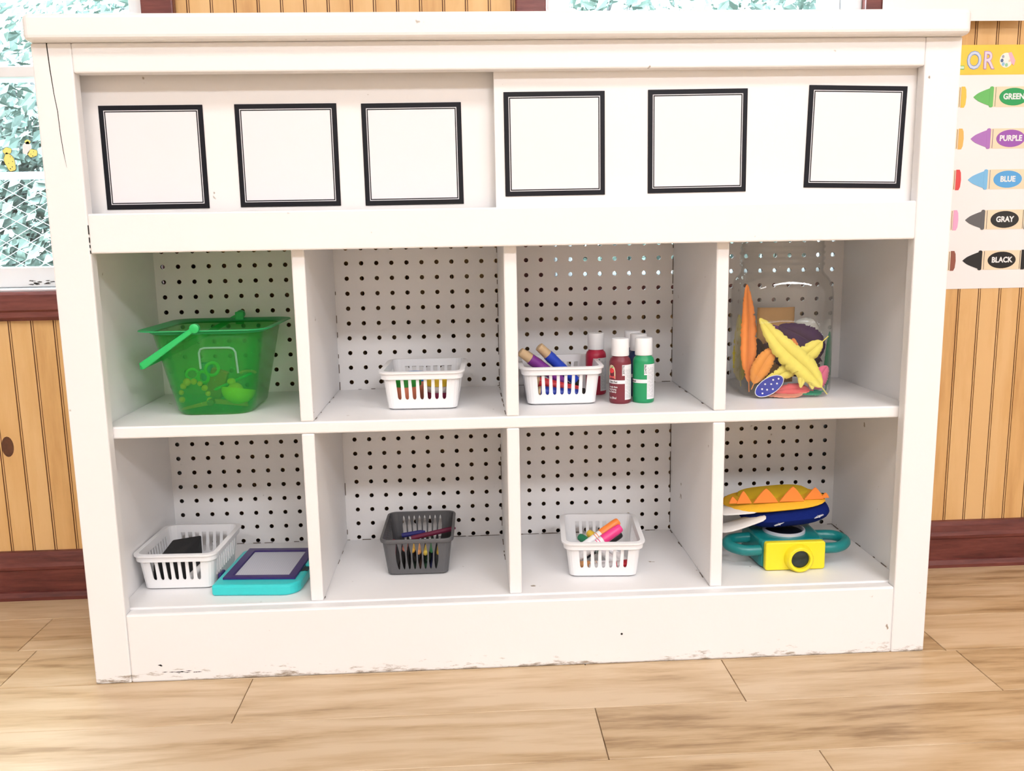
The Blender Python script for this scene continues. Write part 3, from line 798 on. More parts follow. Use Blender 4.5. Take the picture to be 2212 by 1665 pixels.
tub('coral dough tub with a green lid at the left of the basket', (-0.0265, -0.033), 0.0215, 0.030, CORAL, LGREEN)
tub('maroon dough tub with pale label band and yellow lid', (0.0255, -0.034), 0.0205, 0.030, MAROON, LYEL, GREYL)
tub('dough tub with a blue lid behind the coral tub', (-0.019, 0.018), 0.0205, 0.030, CORAL, LBLUE)
tub('dark dough tub with a blue lid behind the maroon tub', (0.0275, 0.016), 0.0205, 0.029, mat('black_plastic', (.012, .012, .014), .4), LBLUE)

# chunky brushes
BEECH = mat('beech_wood', (0.62, 0.44, 0.25), .5, noise_amt=.12, noise_scale=60)
def brush(label, a, b, col, cname, ra=0.0085, g0=.020):
    a, b = Vector(a), Vector(b); L_ = (b - a).length
    t = empty('chunky_brush', label, 'brush', b, 0, 'chunky brushes in the white basket')
    obj('wooden_handle', G().rod(b, a, [(0, .0055), (.001, .0072), (g0, .0078), (g0 + .004, .0074)], 16), BEECH, t, smooth=True)
    obj('grip', G().rod(b, a, [(g0, .0070), (g0 + .0005, ra), (g0 + .008, ra * 1.06), (g0 + .013, ra), (L_ - .012, ra * .93), (L_ - .011, ra * .6)], 18), mat('grip_' + cname, col, .4), t, smooth=True)
    obj('bristles', G().rod(b, a, [(L_ - .011, ra * .6), (L_ - .002, ra * .75), (L_, ra * .4)], 12), mat('bristle_dark', (.03, .025, .02), .8), t, smooth=True)
brush('chunky brush with purple grip leaning over the basket rim behind the divider', (0.098, 0.128, 0.3960), (0.0170, 0.1180, 0.4580), (0.20, 0.03, 0.26), 'purple')
brush('chunky brush with bright blue grip, its wooden end raised over the rim', (0.1150, 0.140, 0.3975), (0.0475, 0.1300, 0.4640), (0.015, 0.06, 0.52), 'blue')
brush('chunky brush with red grip lying low across the basket', (0.118, 0.105, 0.3930), (0.0400, 0.1000, 0.4130), (0.72, 0.04, 0.05), 'red', .008, .004)
brush('chunky brush with navy grip lying at the basket front', (0.1185, 0.0865, 0.3925), (0.0420, 0.0880, 0.4000), (0.01, 0.04, 0.40), 'navy', .0078, .004)
brush('chunky brush with a wooden end poking out lowest behind the purple one', (0.098, 0.165, 0.3930), (0.0270, 0.1520, 0.4500), (0.28, 0.03, 0.10), 'plum', .008)

# ------------------------------------------------------------------ paint bottles
def bottle(label, c, yaw, col, cname, code=None, words=None, logo=False, labelled=True):
    R = 0.0166
    t = empty('paint_bottle', label, 'bottle', (c[0], c[1], Z1), yaw, 'paint bottles in the third upper cubby')
    M = mat('paint_' + cname, col, .38)
    obj('bottle_body', G().lathe([(R * .90, 0), (R * .98, .0015), (R, .004), (R, .0615), (R * .985, .0645), (R * .90, .069), (R * .74, .0715), (R * .70, .076)], 32), M, t, local=True, smooth=True)
    cap = obj('cap', G().lathe([(R * .80, .0735), (R * .815, .0745), (R * .80, .0985), (R * .76, .0998), (.001, .1000)], 28, c1=False), mat('cap_white', (.86, .86, .87), .35), t, local=True, smooth=True)
    def wrap(poly_or_geo, R_):
        g = poly_or_geo
        out = G(); out.f = g.f; out.m = g.m
        for p in g.v:
            th = p.x / R_; out.v.append(Vector((R_ * math.sin(th), -R_ * math.cos(th), p.z)))
        return out
    def patch(x0, x1, z0, z1, lift=.00022):
        g = G(); n = max(2, int((x1 - x0) / .0012))
        for k in range(n):
            a, b = x0 + (x1 - x0) * k / n, x0 + (x1 - x0) * (k + 1) / n
            g.add([(a, 0, z0), (b, 0, z0), (b, 0, z1), (a, 0, z1)], [(0, 1, 2, 3)])
        return wrap(g, R + lift)
    LW = mat('bottle_label', (.82, .82, .84), .5); TX = mat('label_ink', (.03, .03, .035), .5)
    if labelled:
        g = patch(.0075, .0245, .0065, .0480); g.merge(patch(.0030, .0245, .0440, .0605)); g.merge(patch(-.026, .0080, .0315, .0370))
        lb = obj('label', g, LW, t, local=True)
        if code:
            tg = text_geo(code, .0046, bold=.00008).xf(Matrix(((0, -1, 0, .0054), (0, 0, 0, 0), (1, 0, 0, .0530), (0, 0, 0, 1))))
            obj('code', wrap(tg, R + .0004), TX, lb, local=True)
        g = G()
        for k in range(6):
            xx = .0092 + .0019 * k
            zb = .009
            while zb < .054:
                ln = random.uniform(.003, .009); g.merge(patch(xx, xx + .0005, zb, min(zb + ln, .056), .0004)); zb += ln + .0012
        obj('small_print', g, mat('print_grey', (.42, .42, .45), .6), lb, local=True)
        if words:
            for s_, zc, size, xr, M_ in words:
                tg = text_geo(s_, size, bold=.0001)
                wmax = max(p.x for p in tg.v)
                tg.xf(Matrix(((.85, 0, 0, xr - wmax * .85), (0, 0, 0, 0), (0, 1, 0, zc), (0, 0, 0, 1))))
                obj('lettering', wrap(tg, R + .0005), TX if M_ else mat('ink_white', (.8, .8, .8), .5), lb, local=True)
    if logo:
        P = [(-.0075, .0), (-.0075, .012), (-.0062, .0175), (-.0035, .0208), (0, .0218), (.0035, .0208), (.0062, .0175), (.0075, .012), (.0075, 0)]
        def fan(poly, cx, cz, lift):
            g = G()
            pts = []
            m_ = len(poly)
            cxx = sum(p[0] for p in poly) / m_; czz = sum(p[1] for p in poly) / m_
            g.add([(cx + cxx, 0, cz + czz)] + [(cx + p[0], 0, cz + p[1]) for p in poly], [(0, i + 1, (i + 1) % m_ + 1) for i in range(m_)])
            return wrap(g, R + lift)
        lx = -.0150
        lg = obj('badge', fan(P, lx, .0385, .0003), mat('badge_cream', (.80, .70, .45), .5), t, local=True)
        obj('badge_strip', fan([(-.0066, 0), (.0066, 0), (.0066, .0042), (-.0066, .0042)], lx, .0393, .0005), mat('badge_red', (.75, .10, .10), .5), lg, local=True)
        obj('badge_apple', fan([(.0048 * math.cos(a) * (1 + .08 * math.cos(2 * a)), .0042 * math.sin(a)) for a in [2 * PI * q / 20 for q in range(20)]], lx, .0515, .0005), mat('badge_apple', (.78, .05, .06), .5), lg, local=True)
        obj('badge_leaf', fan([(0, 0), (.0012, .0022), (.0042, .0030), (.0026, .0008)], lx, .0555, .0006), LGREEN, lg, local=True)
    return t
def face(c): return math.atan2(-0.0614 - c[0], c[1] + 1.2509) * -1.0
cM, cG, cR_ = (0.1697, 0.0865), (0.2063, 0.0880), (0.1440, 0.1690)
fb = lambda c: -math.atan2(c[0] + 0.0614, c[1] + 1.2509)     # yaw that turns local -Y toward the viewer's side
bottle('maroon paint bottle with white cap and badge, front left of the bottles', cM, fb(cM), (0.185, 0.022, 0.035), 'maroon', '20577E',
       [('Barn Red', .0342, .0042, -.0045, True), ('Acrylic Paint', .0262, .0036, -.0040, False), ('Fast Drying', .0225, .0036, -.0060, False), ('Easy Cleanup', .0188, .0036, -.0060, False), ('2 oz 59ml', .0092, .0046, -.0060, False)], True)
bottle('green paint bottle with white cap at the right of the bottles', cG, fb(cG) - 0.12, (0.012, 0.30, 0.115), 'green', '21479E', [('Shamrock', .0342, .0042, -.0100, True)])
bottle('crimson paint bottle with white cap behind the basket corner', cR_, fb(cR_), (0.48, 0.018, 0.055), 'crimson', '20504E', [('Red', .0342, .0042, -.0080, True)])
cB = (0.2085, 0.1420); bottle('dark blue paint bottle behind the green one', cB, fb(cB), (0.008, 0.03, 0.11), 'navy', None, None)
cC = (0.2075, 0.1900); bottle('hindmost paint bottle, only its white cap showing', cC, fb(cC), (0.02, 0.05, 0.16), 'blue2', None, None)

# ------------------------------------------------------------------ green bucket of toys
BC = Vector((-0.448, 0.1350, Z1))
bk = empty('toy_bucket', 'translucent green plastic bucket full of toys in the upper left cubby', 'bucket', BC, 0.0)
def bring(hx, hy, r, z, flare=0.0):
    return [(BC.x + p[0], BC.y + p[1], Z1 + z) for p in rrect(hx, hy, r, 8)]
rings = [bring(.053, .063, .026, 0.001), bring(.058, .068, .030, .006)]
for k in range(1, 9):
    t_ = k / 8; rings.append(bring(.058 + .023 * t_, .068 + .022 * t_, .030 + .004 * t_, .006 + .121 * t_))
obj('bucket_wall', G().loft(rings, True, False), GREENB, bk, smooth=True, solid=0.0016)
lip = [bring(.0810, .0900, .034, .1270), bring(.0850, .0940, .034, .1300), bring(.0945, .1040, .030, .1315), bring(.0955, .1050, .030, .1300), bring(.0860, .0950, .034, .1282), bring(.0820, .0910, .034, .1245)]
obj('lip', G().loft(lip, wrap=True), mat('green_lip', (0.015, 0.34, 0.10), .35), bk, smooth=True)
# bail handle tipped to the left
hf = Vector((-0.4535, 0.0300, 0.5135)); hb = Vector((-0.4400, 0.2400, 0.5160))
ef = Vector((-0.5335, 0.0330, 0.4600)); eb = Vector((-0.5380, 0.2350, 0.4630))
g = G()
def bar(a, b, w, h_):
    d = (b - a).normalized(); u = Vector((0, 1, 0)) if abs(d.y) < .5 else Vector((0, 0, 1)); u = (u - d * u.dot(d)).normalized(); v_ = d.cross(u)
    return [[a + u * sx * w[0] + v_ * sy * h_[0] for sx, sy in ((-1, -1), (1, -1), (1, 1), (-1, 1))], [b + u * sx * w[1] + v_ * sy * h_[1] for sx, sy in ((-1, -1), (1, -1), (1, 1), (-1, 1))]]
g.loft(bar(hf, ef, (.0030, .0030), (.0035, .0055))); g.loft(bar(hb, eb, (.0030, .0030), (.0035, .0055))); g.loft(bar(ef, eb, (.0045, .0045), (.003, .003)))
hd = obj('handle', g, GREENH, bk, bevel=0.0015)
for p, s_ in ((hf, -1), (hb, 1)):
    obj('hinge', G().rod(p + Vector((0, s_ * .004, 0)), p - Vector((0, s_ * .010, 0)), [(0, .005), (.001, .0068), (.009, .0068), (.014, .0045)], 16), GREENH, hd, smooth=True)
obj('hinge_tab', G().box(-.447, -.433, .2275, .2315, .500, .5205), GREENH, bk, bevel=.0018)
def wy(z): return BC.y - (.068 + .022 * (z - .385) / .121) - .0004
ct = [(-.4565, .452), (-.4560, .476), (-.4530, .4815), (-.4480, .4830), (-.4120, .4828), (-.4065, .4810), (-.4035, .4760), (-.4030, .4440)]
obj('embossed_frame', G().tube([(x_, wy(z_), z_) for x_, z_ in ct], .0016, 8), mat('emboss_grey', (.16, .36, .22), .5), bk, smooth=True)

TAN = mat('tan_plastic', (0.62, 0.27, 0.06), .5); BEADY = mat('bead_yellow', (1.0, 0.50, 0.03), .4)
pts = [(-.4985, .400), (-.4990, .4110), (-.4955, .4205), (-.4900, .4265), (-.4800, .4270), (-.4712, .4235), (-.4650, .4165), (-.4605, .4075), (-.4590, .3970)]
bb = empty('bead_bracelet', 'yellow beaded bracelet standing against the bucket wall', 'bracelet', (-.483, .092, .386))
for k, (px, pz) in enumerate(pts):
    obj('bead', G().sphere((px, .0900 + .0008 * k, pz), (.0048, .0040)[k % 2] if k not in (3,) else .006, 12, 8), BEADY, bb, smooth=True)
bw_ = []
for k in range(7):
    a = PI / 2 * k / 6; bw_.append((.0245 * math.sin(a) + .001, .0245 * (1 - math.cos(a))))
bw_ += [(.0235, .0245)] + [(.0225 * math.sin(PI / 2 * k / 6) + .0005, .0245 - .0225 * math.cos(PI / 2 * k / 6)) for k in (5, 4, 3, 2, 1, 0)]
g = G().lathe(bw_, 24, c0=True, c1=True).xf(Matrix.Translation((-.4195, .0990, .3895)) @ Matrix.Rotation(-.20, 4, 'X') @ Matrix.Rotation(.12, 4, 'Y'))
tag(obj('toy_bowl', g, mat('lime_plastic', (.72, .86, .02), .4), smooth=True), 'lime yellow half-round toy bowl low in the green bucket', 'toy bowl')
g = G().sphere((-.4205, .0990, .4105), .0125, 16, 10); g.sphere((-.4250, .0975, .4250), .0065, 12, 8, sc=(1, 1, .8))
tag(obj('toy_duck', g, mat('duck_yellow', (.88, .74, .03), .4), smooth=True), 'rounded yellow toy sitting in the lime bowl', 'toy')
tg_ = empty('toy_tongs', 'tan plastic tongs spread across the bucket floor', 'toy tongs', (-.455, .085, .384))
obj('arm', G().prism([(-.500, .3840), (-.500, .3872), (-.456, .3985), (-.450, .3960), (-.452, .3920)], .0865, .0945), TAN, tg_, bevel=.001)
obj('arm', G().prism([(-.460, .3955), (-.454, .3985), (-.404, .3940), (-.402, .3860), (-.452, .3915)], .0950, .1030), TAN, tg_, bevel=.001)
obj('pivot', G().rod((-.4555, .0845, .3950), (-.4555, .105, .3950), [(0, .004), (.001, .0052), (.019, .0052), (.020, .004)], 14), mat('pivot_brown', (.22, .12, .05), .5), tg_, smooth=True)
g = G().box(-.013, .013, -.006, .006, -.022, .022).xf(Matrix.Translation((-.4535, .122, .4190)) @ Matrix.Rotation(.32, 4, 'Y'))
tag(obj('tan_block', g, mat('brown_block', (.45, .17, .06), .5), bevel=.002), 'brown wedge standing upright in the middle of the bucket', 'toy block')
def torus(c, R_, r_, rot):
    g = G(); M4 = Matrix.Translation(c) @ rot
    return g.tube([M4 @ Vector((R_ * math.cos(2 * PI * q / 20), 0, R_ * .95 * math.sin(2 * PI * q / 20))) for q in range(20)], r_, 8, closed=True)
RG = mat('ring_green', (.10, .62, .08), .4)
tag(obj('toy_ring', torus((-.4860, .108, .4360), .0085, .0020, Matrix.Rotation(.3, 4, 'Z')), RG, smooth=True), 'thin green toy ring, leftmost of three in the bucket', 'toy ring', 'green toy rings in the bucket')
tag(obj('toy_ring', torus((-.4680, .102, .4320), .0090, .0024, Matrix.Rotation(-.3, 4, 'Z') @ Matrix.Rotation(.4, 4, 'Y')), RG, smooth=True), 'green leaf-shaped toy ring, middle of three in the bucket', 'toy ring', 'green toy rings in the bucket')
tag(obj('toy_ring', torus((-.4545, .104, .4440), .0100, .0024, Matrix.Rotation(.5, 4, 'Z') @ Matrix.Rotation(-.5, 4, 'Y')), RG, smooth=True), 'green toy ring standing highest of three in the bucket', 'toy ring', 'green toy rings in the bucket')
tag(obj('toy_cup', G().lathe([(.009, 0), (.0105, .030), (.0095, .030), (.008, .001)], 18, o=(-.470, .130, .4200)), mat('cup_teal', (.03, .35, .35), .4), smooth=True), 'small teal toy cup behind the green rings', 'toy cup')
tag(obj('toy_stick', G().rod((-.4490, .0930, .4140), (-.3990, .135, .4330), [(0, .0015), (.001, .0022), (.062, .0022), (.063, .0015)], 10), mat('stick_green', (.03, .60, .12), .4), smooth=True), 'thin green toy stick lying over the lime bowl', 'toy stick')
tag(obj('toy_arch', G().tube([(-.412 + .012 * math.cos(a), .150, .4290 + .004 * math.sin(a)) for a in [PI * q / 8 for q in range(9)]], .0024, 8), mat('arch_tan', (.62, .42, .18), .5), smooth=True), 'small tan arch piece at the right inside the bucket', 'toy piece')

# ------------------------------------------------------------------ jar of feathers
JC = Vector((0.4385, 0.1450, Z1)); JR = Matrix.Translation(JC) @ Matrix.Rotation(-0.10, 4, 'Z')
jar = empty('craft_jar', 'large clear square jar of craft feathers in the upper right cubby', 'jar', JC, -0.10)
def jring(a, k, z, b=None, n=64):
    """blend k: 0 rounded square of half size a, 1 circle of radius a"""
    out = []
    rr = 0.022
    for q in range(n):
        th = 2 * PI * (q + .5) / n; c, s_ = math.cos(th), math.sin(th)
        e = 5.0 * (1 - k) + 2.0 * k
        r_ = a / (abs(c) ** e + abs(s_) ** e) ** (1 / e)
        out.append((r_ * c, r_ * s_ * .96, z))
    return out
prof = [(.060, .15, .0025), (.067, .1, .0030), (.0705, .05, .006), (.0720, 0, .012), (.0720, 0, .160), (.0712, .1, .170), (.0690, .25, .179), (.0665, .55, .186), (.0645, .9, .191), (.0635, 1, .196), (.0635, 1, .200)]
for k in range(4):
    z_ = .202 + .009 * k
    prof += [(.0635, 1, z_), (.0655, 1, z_ + .003), (.0655, 1, z_ + .0045), (.0635, 1, z_ + .0075)]
prof += [(.0635, 1, .2400), (.0650, 1, .2420), (.0650, 1, .2450)]
obj('jar_wall', G().loft([jring(a, k, z) for a, k, z in prof], True, False), JARM, jar, local=True, smooth=True, solid=0.0015)

def feather(label, spine, W_, col, cname, nrm=(0, -1, 0), quill=None, seed=1, shape=0.55, down=0.0, nm='feather'):
    rnd = random.Random(seed); nrm = Vector(nrm).normalized()
    P = [Vector(p) for p in spine]
    def cat(t):      # Catmull-Rom through the spine points
        n = len(P) - 1; f = min(t * n, n - 1e-6); i = int(f); u = f - i
        p0, p1, p2, p3 = P[max(i - 1, 0)], P[i], P[i + 1], P[min(i + 2, n)]
        return 0.5 * ((2 * p1) + (p2 - p0) * u + (2 * p0 - 5 * p1 + 4 * p2 - p3) * u * u + (3 * p1 - p0 - 3 * p2 + p3) * u ** 3)
    base = P[0]
    t = empty(nm, label, 'feather', base, 0, 'craft feathers in the clear jar')
    N = 64; V = []; F = []
    v0 = 0.12
    for k in range(N + 1):
        u = v0 + (1 - v0) * k / N; c = cat(u); d = (cat(min(u + .01, 1)) - cat(max(u - .01, 0))).normalized()
        s_ = d.cross(nrm).normalized()
        q = k / N
        w = W_ * (math.sin(PI * min(1, q ** shape)) ** .8 if q < 1 else 0) + .0004
        for sg in (-1, 1):
            rag = 1 + rnd.uniform(-.09, .06) - (rnd.random() < .05) * .22
            for f in (0.0, .55, 1.0):
                lag = d * (w * .35 * f)
                V.append(c + s_ * sg * w * f * (rag if f == 1 else 1) + nrm * (-w * .18 * f * f) + lag)
    for k in range(N):
        a = k * 6; b = a + 6
        for o_ in (0, 3):
            for j in (0, 1): F.append((a + o_ + j, a + o_ + j + 1, b + o_ + j + 1, b + o_ + j))
    g = G(); g.add(V, F)
    obj('vane', g, mat('feather_' + cname, col, .7, spec=.2, noise_amt=.10, noise_scale=90), t, solid=.0003, smooth=True)
    obj('quill', G().tube([cat(k / 16) for k in range(17)], [.0009 - .0007 * k / 16 for k in range(17)], 6), mat('quill_' + cname, quill or tuple(min(1, c * 1.05) for c in col), .5), t, smooth=True)
YF = (.92, .80, .17); OF = (.90, .30, .08)
feather('tall orange feather standing at the left inside the jar', [(.3760, .098, .388), (.3735, .095, .440), (.3720, .095, .500), (.3690, .100, .556)], .0125, OF, 'orange', seed=2, shape=.75)
feather('large yellow feather slanting across the jar front', [(.4950, .0825, .3840), (.4640, .0815, .4210), (.4230, .0815, .4580), (.3850, .0840, .5050)], .0195, YF, 'yellow', seed=3, shape=.72)
feather('yellow feather crossing behind the large one with its quill up to the right', [(.4985, .095, .4735), (.4665, .092, .4470), (.4310, .090, .4200), (.3930, .088, .4040)], .0150, YF, 'yellow2', seed=4)
feather('small notched yellow feather hanging below the large one', [(.4580, .0850, .4350), (.4560, .0835, .4180), (.4530, .0835, .3950)], .0085, (.88, .76, .18), 'pale_yellow', seed=5)
feather('small yellow feather at the jar front beside the pink feather', [(.4620, .0840, .4300), (.4690, .0835, .4130), (.4720, .0835, .3920)], .0085, (.88, .76, .18), 'pale_yellow', seed=6)
feather('broad orange feather low at the jar front left', [(.3770, .0900, .3930), (.3890, .0880, .4220), (.4020, .0880, .4450), (.4120, .0890, .4560)], .0150, (.88, .36, .08), 'bright_orange', seed=7)
feather('olive yellow feather behind the tall orange one', [(.3790, .150, .388), (.3760, .150, .440), (.3740, .152, .505)], .011, (.66, .55, .08), 'olive', seed=8)
feather('fluffy dark purple feather in the middle of the jar', [(.5000, .120, .4300), (.4760, .120, .4640), (.4300, .125, .4880)], .0230, (.045, .012, .085), 'purple', seed=9)
feather('dark plum feather behind the yellow ones', [(.4920, .130, .3950), (.4650, .125, .4350), (.4000, .120, .4560)], .0300, (.03, .012, .05), 'plum', seed=10)
feather('black feather at the left behind the orange one', [(.3980, .110, .3900), (.3950, .112, .4250), (.3930, .114, .4700)], .0190, (.015, .012, .025), 'black', seed=11)
feather('pink feather curled at the right of the jar', [(.4700, .100, .3900), (.4850, .098, .4050), (.4990, .096, .4260)], .0165, (.86, .20, .33), 'pink', seed=12)
feather('coral feather lying on the jar floor', [(.4780, .0950, .3880), (.4450, .0920, .3930), (.4120, .0900, .3890)], .0100, (.80, .14, .14), 'coral', nrm=(0, -.8, .6), seed=13)
feather('salmon feather flat under the blue spotted oval', [(.4650, .0900, .3855), (.4300, .0880, .3850), (.3920, .0890, .3850)], .0090, (.86, .36, .25), 'salmon', nrm=(0, -.4, .9), seed=14)
feather('dark green feather standing at the right jar wall', [(.5020, .105, .3860), (.5030, .104, .4300), (.5035, .103, .4800)], .0055, (.01, .13, .06), 'dark_green', seed=15)
feather('emerald feather flat at the right of the jar floor', [(.4950, .0980, .3860), (.4750, .0930, .3860), (.4500, .0920, .3858)], .0080, (.01, .30, .16), 'emerald', nrm=(0, -.4, .9), seed=16)
feather('orange feather peeking between the yellow and purple ones', [(.4500, .105, .4250), (.4480, .104, .4500), (.4470, .106, .4700)], .0100, OF, 'orange', seed=17)
feather('violet feather at the very back of the jar pile', [(.4700, .150, .4300), (.4500, .150, .4650), (.4280, .152, .4860)], .0110, (.16, .04, .22), 'violet', seed=18)
M4 = Matrix.Translation((.4030, .0835, .3990)) @ Matrix.Rotation(-.55, 4, 'Y') @ Matrix.Rotation(-.15, 4, 'X')
sp = empty('spotted_oval', 'blue oval craft piece with white spots at the jar floor', 'craft piece', (.4030, .0835, .3860))
obj('oval', G().prism(ellipse(0, 0, .0245, .0125, 28), -.0008, .0008).xf(M4), mat('spotted_blue', (.02, .035, .36), .4), sp)
obj('oval_edge', G().tube([M4 @ Vector((.0245 * math.cos(2 * PI * q / 28), -.0006, .0125 * math.sin(2 * PI * q / 28))) for q in range(28)], .0006, 6, closed=True), SWH, sp)
for dx, dz in ((-.012, .002), (-.004, .006), (-.006, -.003), (.004, .001), (.010, .005), (.012, -.003), (.002, -.007), (-.015, -.004), (.018, .002)):
    obj('spot', G().prism(ellipse(dx, dz, .0014, .0014, 10), -.0013, -.0007).xf(M4), SWH, sp)
g = G()
rnd = random.Random(5); rings = []
for k in range(1, 10):
    a = PI * k / 10
    rings.append([(.4890 + .0215 * math.sin(a) * math.cos(2 * PI * i / 18) * rnd.uniform(.82, 1.1), .165 + .017 * math.sin(a) * math.sin(2 * PI * i / 18) * rnd.uniform(.85, 1.1), .4730 - .024 * math.cos(a) * rnd.uniform(.92, 1.08)) for i in range(18)])
tag(obj('crumpled_tissue', G().loft(rings), mat('tissue_white', (.74, .74, .68), .8), smooth=True), 'crumpled white tissue at the back right in the jar', 'tissue')
g = G()
P = []
for k in range(11):
    a = -.9 + 1.8 * k / 10; P.append((.4450 + .040 * math.sin(a), .190 - .018 * math.cos(a) + .004, 0))
V = [(p[0], p[1], .388) for p in P] + [(p[0], p[1], .5130) for p in P]
g.add(V, [(i, i + 1, 12 + i, 11 + i) for i in range(10)])
tag(obj('curled_paper', g, mat('kraft_brown', (.50, .27, .09), .7, noise_amt=.1, noise_scale=40), solid=.0006, smooth=True), 'curled brown kraft paper at the back of the jar', 'paper')

# ------------------------------------------------------------------ lower left cubby: pouch, marker, drawing board
M4 = B_B1 @ Matrix.Translation((-.012, -.004, .0045)) @ Matrix.Rotation(.10, 4, 'Z')
g = G().add([(-.034, -.046, 0), (.020, -.048, 0), (.022, .036, 0), (-.034, .038, 0), (-.033, -.044, .033), (.002, -.046, .0375), (.028, .018, .0560), (-.020, .026, .0480)], [(3, 2, 1, 0), (0, 1, 5, 4), (1, 2, 6, 5), (2, 3, 7, 6), (3, 0, 4, 7), (4, 5, 6, 7)]).xf(M4)
tag(obj('black_pouch', g, mat('black_fabric', (.010, .010, .011), .75, noise_amt=.25, noise_scale=200), bevel=.003, segs=3), 'black folded pouch lying in the lower left white basket', 'pouch')
def marker(label, a, b, col, cname, r_=.0062, barrel=(.84, .84, .85), cap=.036, grp='markers in the lower white basket', bname='white'):
    a, b = Vector(a), Vector(b); L_ = (b - a).length        # cap end is b
    t = empty('marker', label, 'marker', a, 0, grp)
    obj('barrel', G().rod(a, b, [(0, r_ * .5), (.0015, r_ * .85), (.004, r_ * .95), (L_ - cap + .003, r_ * .95)], 16), mat('barrel_' + bname, barrel, .4), t, smooth=True)
    obj('cap', G().rod(a, b, [(L_ - cap, r_ * 1.08), (L_ - cap * .25, r_ * 1.02), (L_ - .002, r_ * .92), (L_, r_ * .75)], 16), mat('marker_' + cname, col, .4), t, smooth=True)
    for q in (.006, .010): obj('band', G().rod(a, b, [(L_ - cap - q - .0012, r_ * .965), (L_ - cap - q, r_ * .965)], 16), mat('marker_' + cname, col, .4), t, smooth=True)
    return t
w_ = lambda B, p: B @ Vector(p)
marker('white marker with dark red cap beside the black pouch', w_(B_B1, (.012, -.049, .0130)), w_(B_B1, (.040, .010, .0330)), (.28, .03, .03), 'dark_red', .0055, cap=.022, grp='single marker', bname='white')
db = empty('drawing_board', 'toy magnetic drawing board with turquoise frame and purple bezel', 'drawing board', (-.3880, .1060, Z0), -.075)
TURQ = mat('turquoise_plastic', (.035, .60, .60), .28); PURP = mat('purple_plastic', (.030, .012, .13), .3)
hx_, hy_ = .0660, .0780
out = []
for qx, qy, a0, r_ in ((1, -1, -PI / 2, .026), (1, 1, 0, .016), (-1, 1, PI / 2, .014), (-1, -1, PI, .004)):
    for k in range(7):
        a = a0 + PI / 2 * k / 6; out.append((qx * (hx_ - r_) + r_ * math.cos(a), qy * (hy_ - r_) + r_ * math.sin(a)))
obj('frame', G().prism(out, 0.0, .0175, 'xy'), TURQ, db, local=True, bevel=.004, segs=3, angle=60)
def frame_ring(a, b, hx0, hy0, hx1, hy1, cx, cy):
    g = G()
    O = [(cx - hx0, cy - hy0), (cx + hx0, cy - hy0), (cx + hx0, cy + hy0), (cx - hx0, cy + hy0)]; I = [(cx - hx1, cy - hy1), (cx + hx1, cy - hy1), (cx + hx1, cy + hy1), (cx - hx1, cy + hy1)]
    rings = [[(*p, a) for p in O], [(*p, b) for p in O], [(*p, b) for p in I], [(*p, a) for p in I]]
    n = 4; V = [p for r in rings for p in r]; F = []
    for q in range(4):
        q2 = (q + 1) % 4
        for i in range(n):
            j = (i + 1) % n; F.append((q * n + i, q * n + j, q2 * n + j, q2 * n + i))
    return g.add(V, F)
bz = obj('bezel', frame_ring(.0160, .0205, .0560, .0655, .0430, .0530, .000, .0095), PURP, db, local=True, bevel=.001)
scr = obj('screen', G().box(-.0425, .0425, -.043, .062, .0160, .0182), mat('screen_grey', (.52, .53, .60), .35), bz, local=True)
g = G()
for k in range(27):
    for j in range(34):
        cx = -.037 + .003 * k + (.0015 if j % 2 else 0); cy = -.043 + .003 * j
        g.add([(cx + .0009 * math.cos(PI / 3 * q), cy + .0009 * math.sin(PI / 3 * q), .01835) for q in range(6)], [tuple(range(6))])
obj('honeycomb_cells', g, mat('cell_light', (.66, .67, .74), .4), bz, local=True, kind='stuff')
obj('pen_slot', G().prism([(.056, -.024), (.0665, -.020), (.0665, .030), (.058, .024)], .0168, .0180, 'xy'), mat('slot_dark', (.01, .02, .03), .5), db, local=True)
obj('slide_knob', G().box(-.0715, -.0655, -.034, -.014, .007, .0185), PURP, db, local=True, bevel=.002)
obj('pen_clip', G().box(.059, .0655, -.004, .010, .0172, .0215), TURQ, db, local=True, bevel=.001)

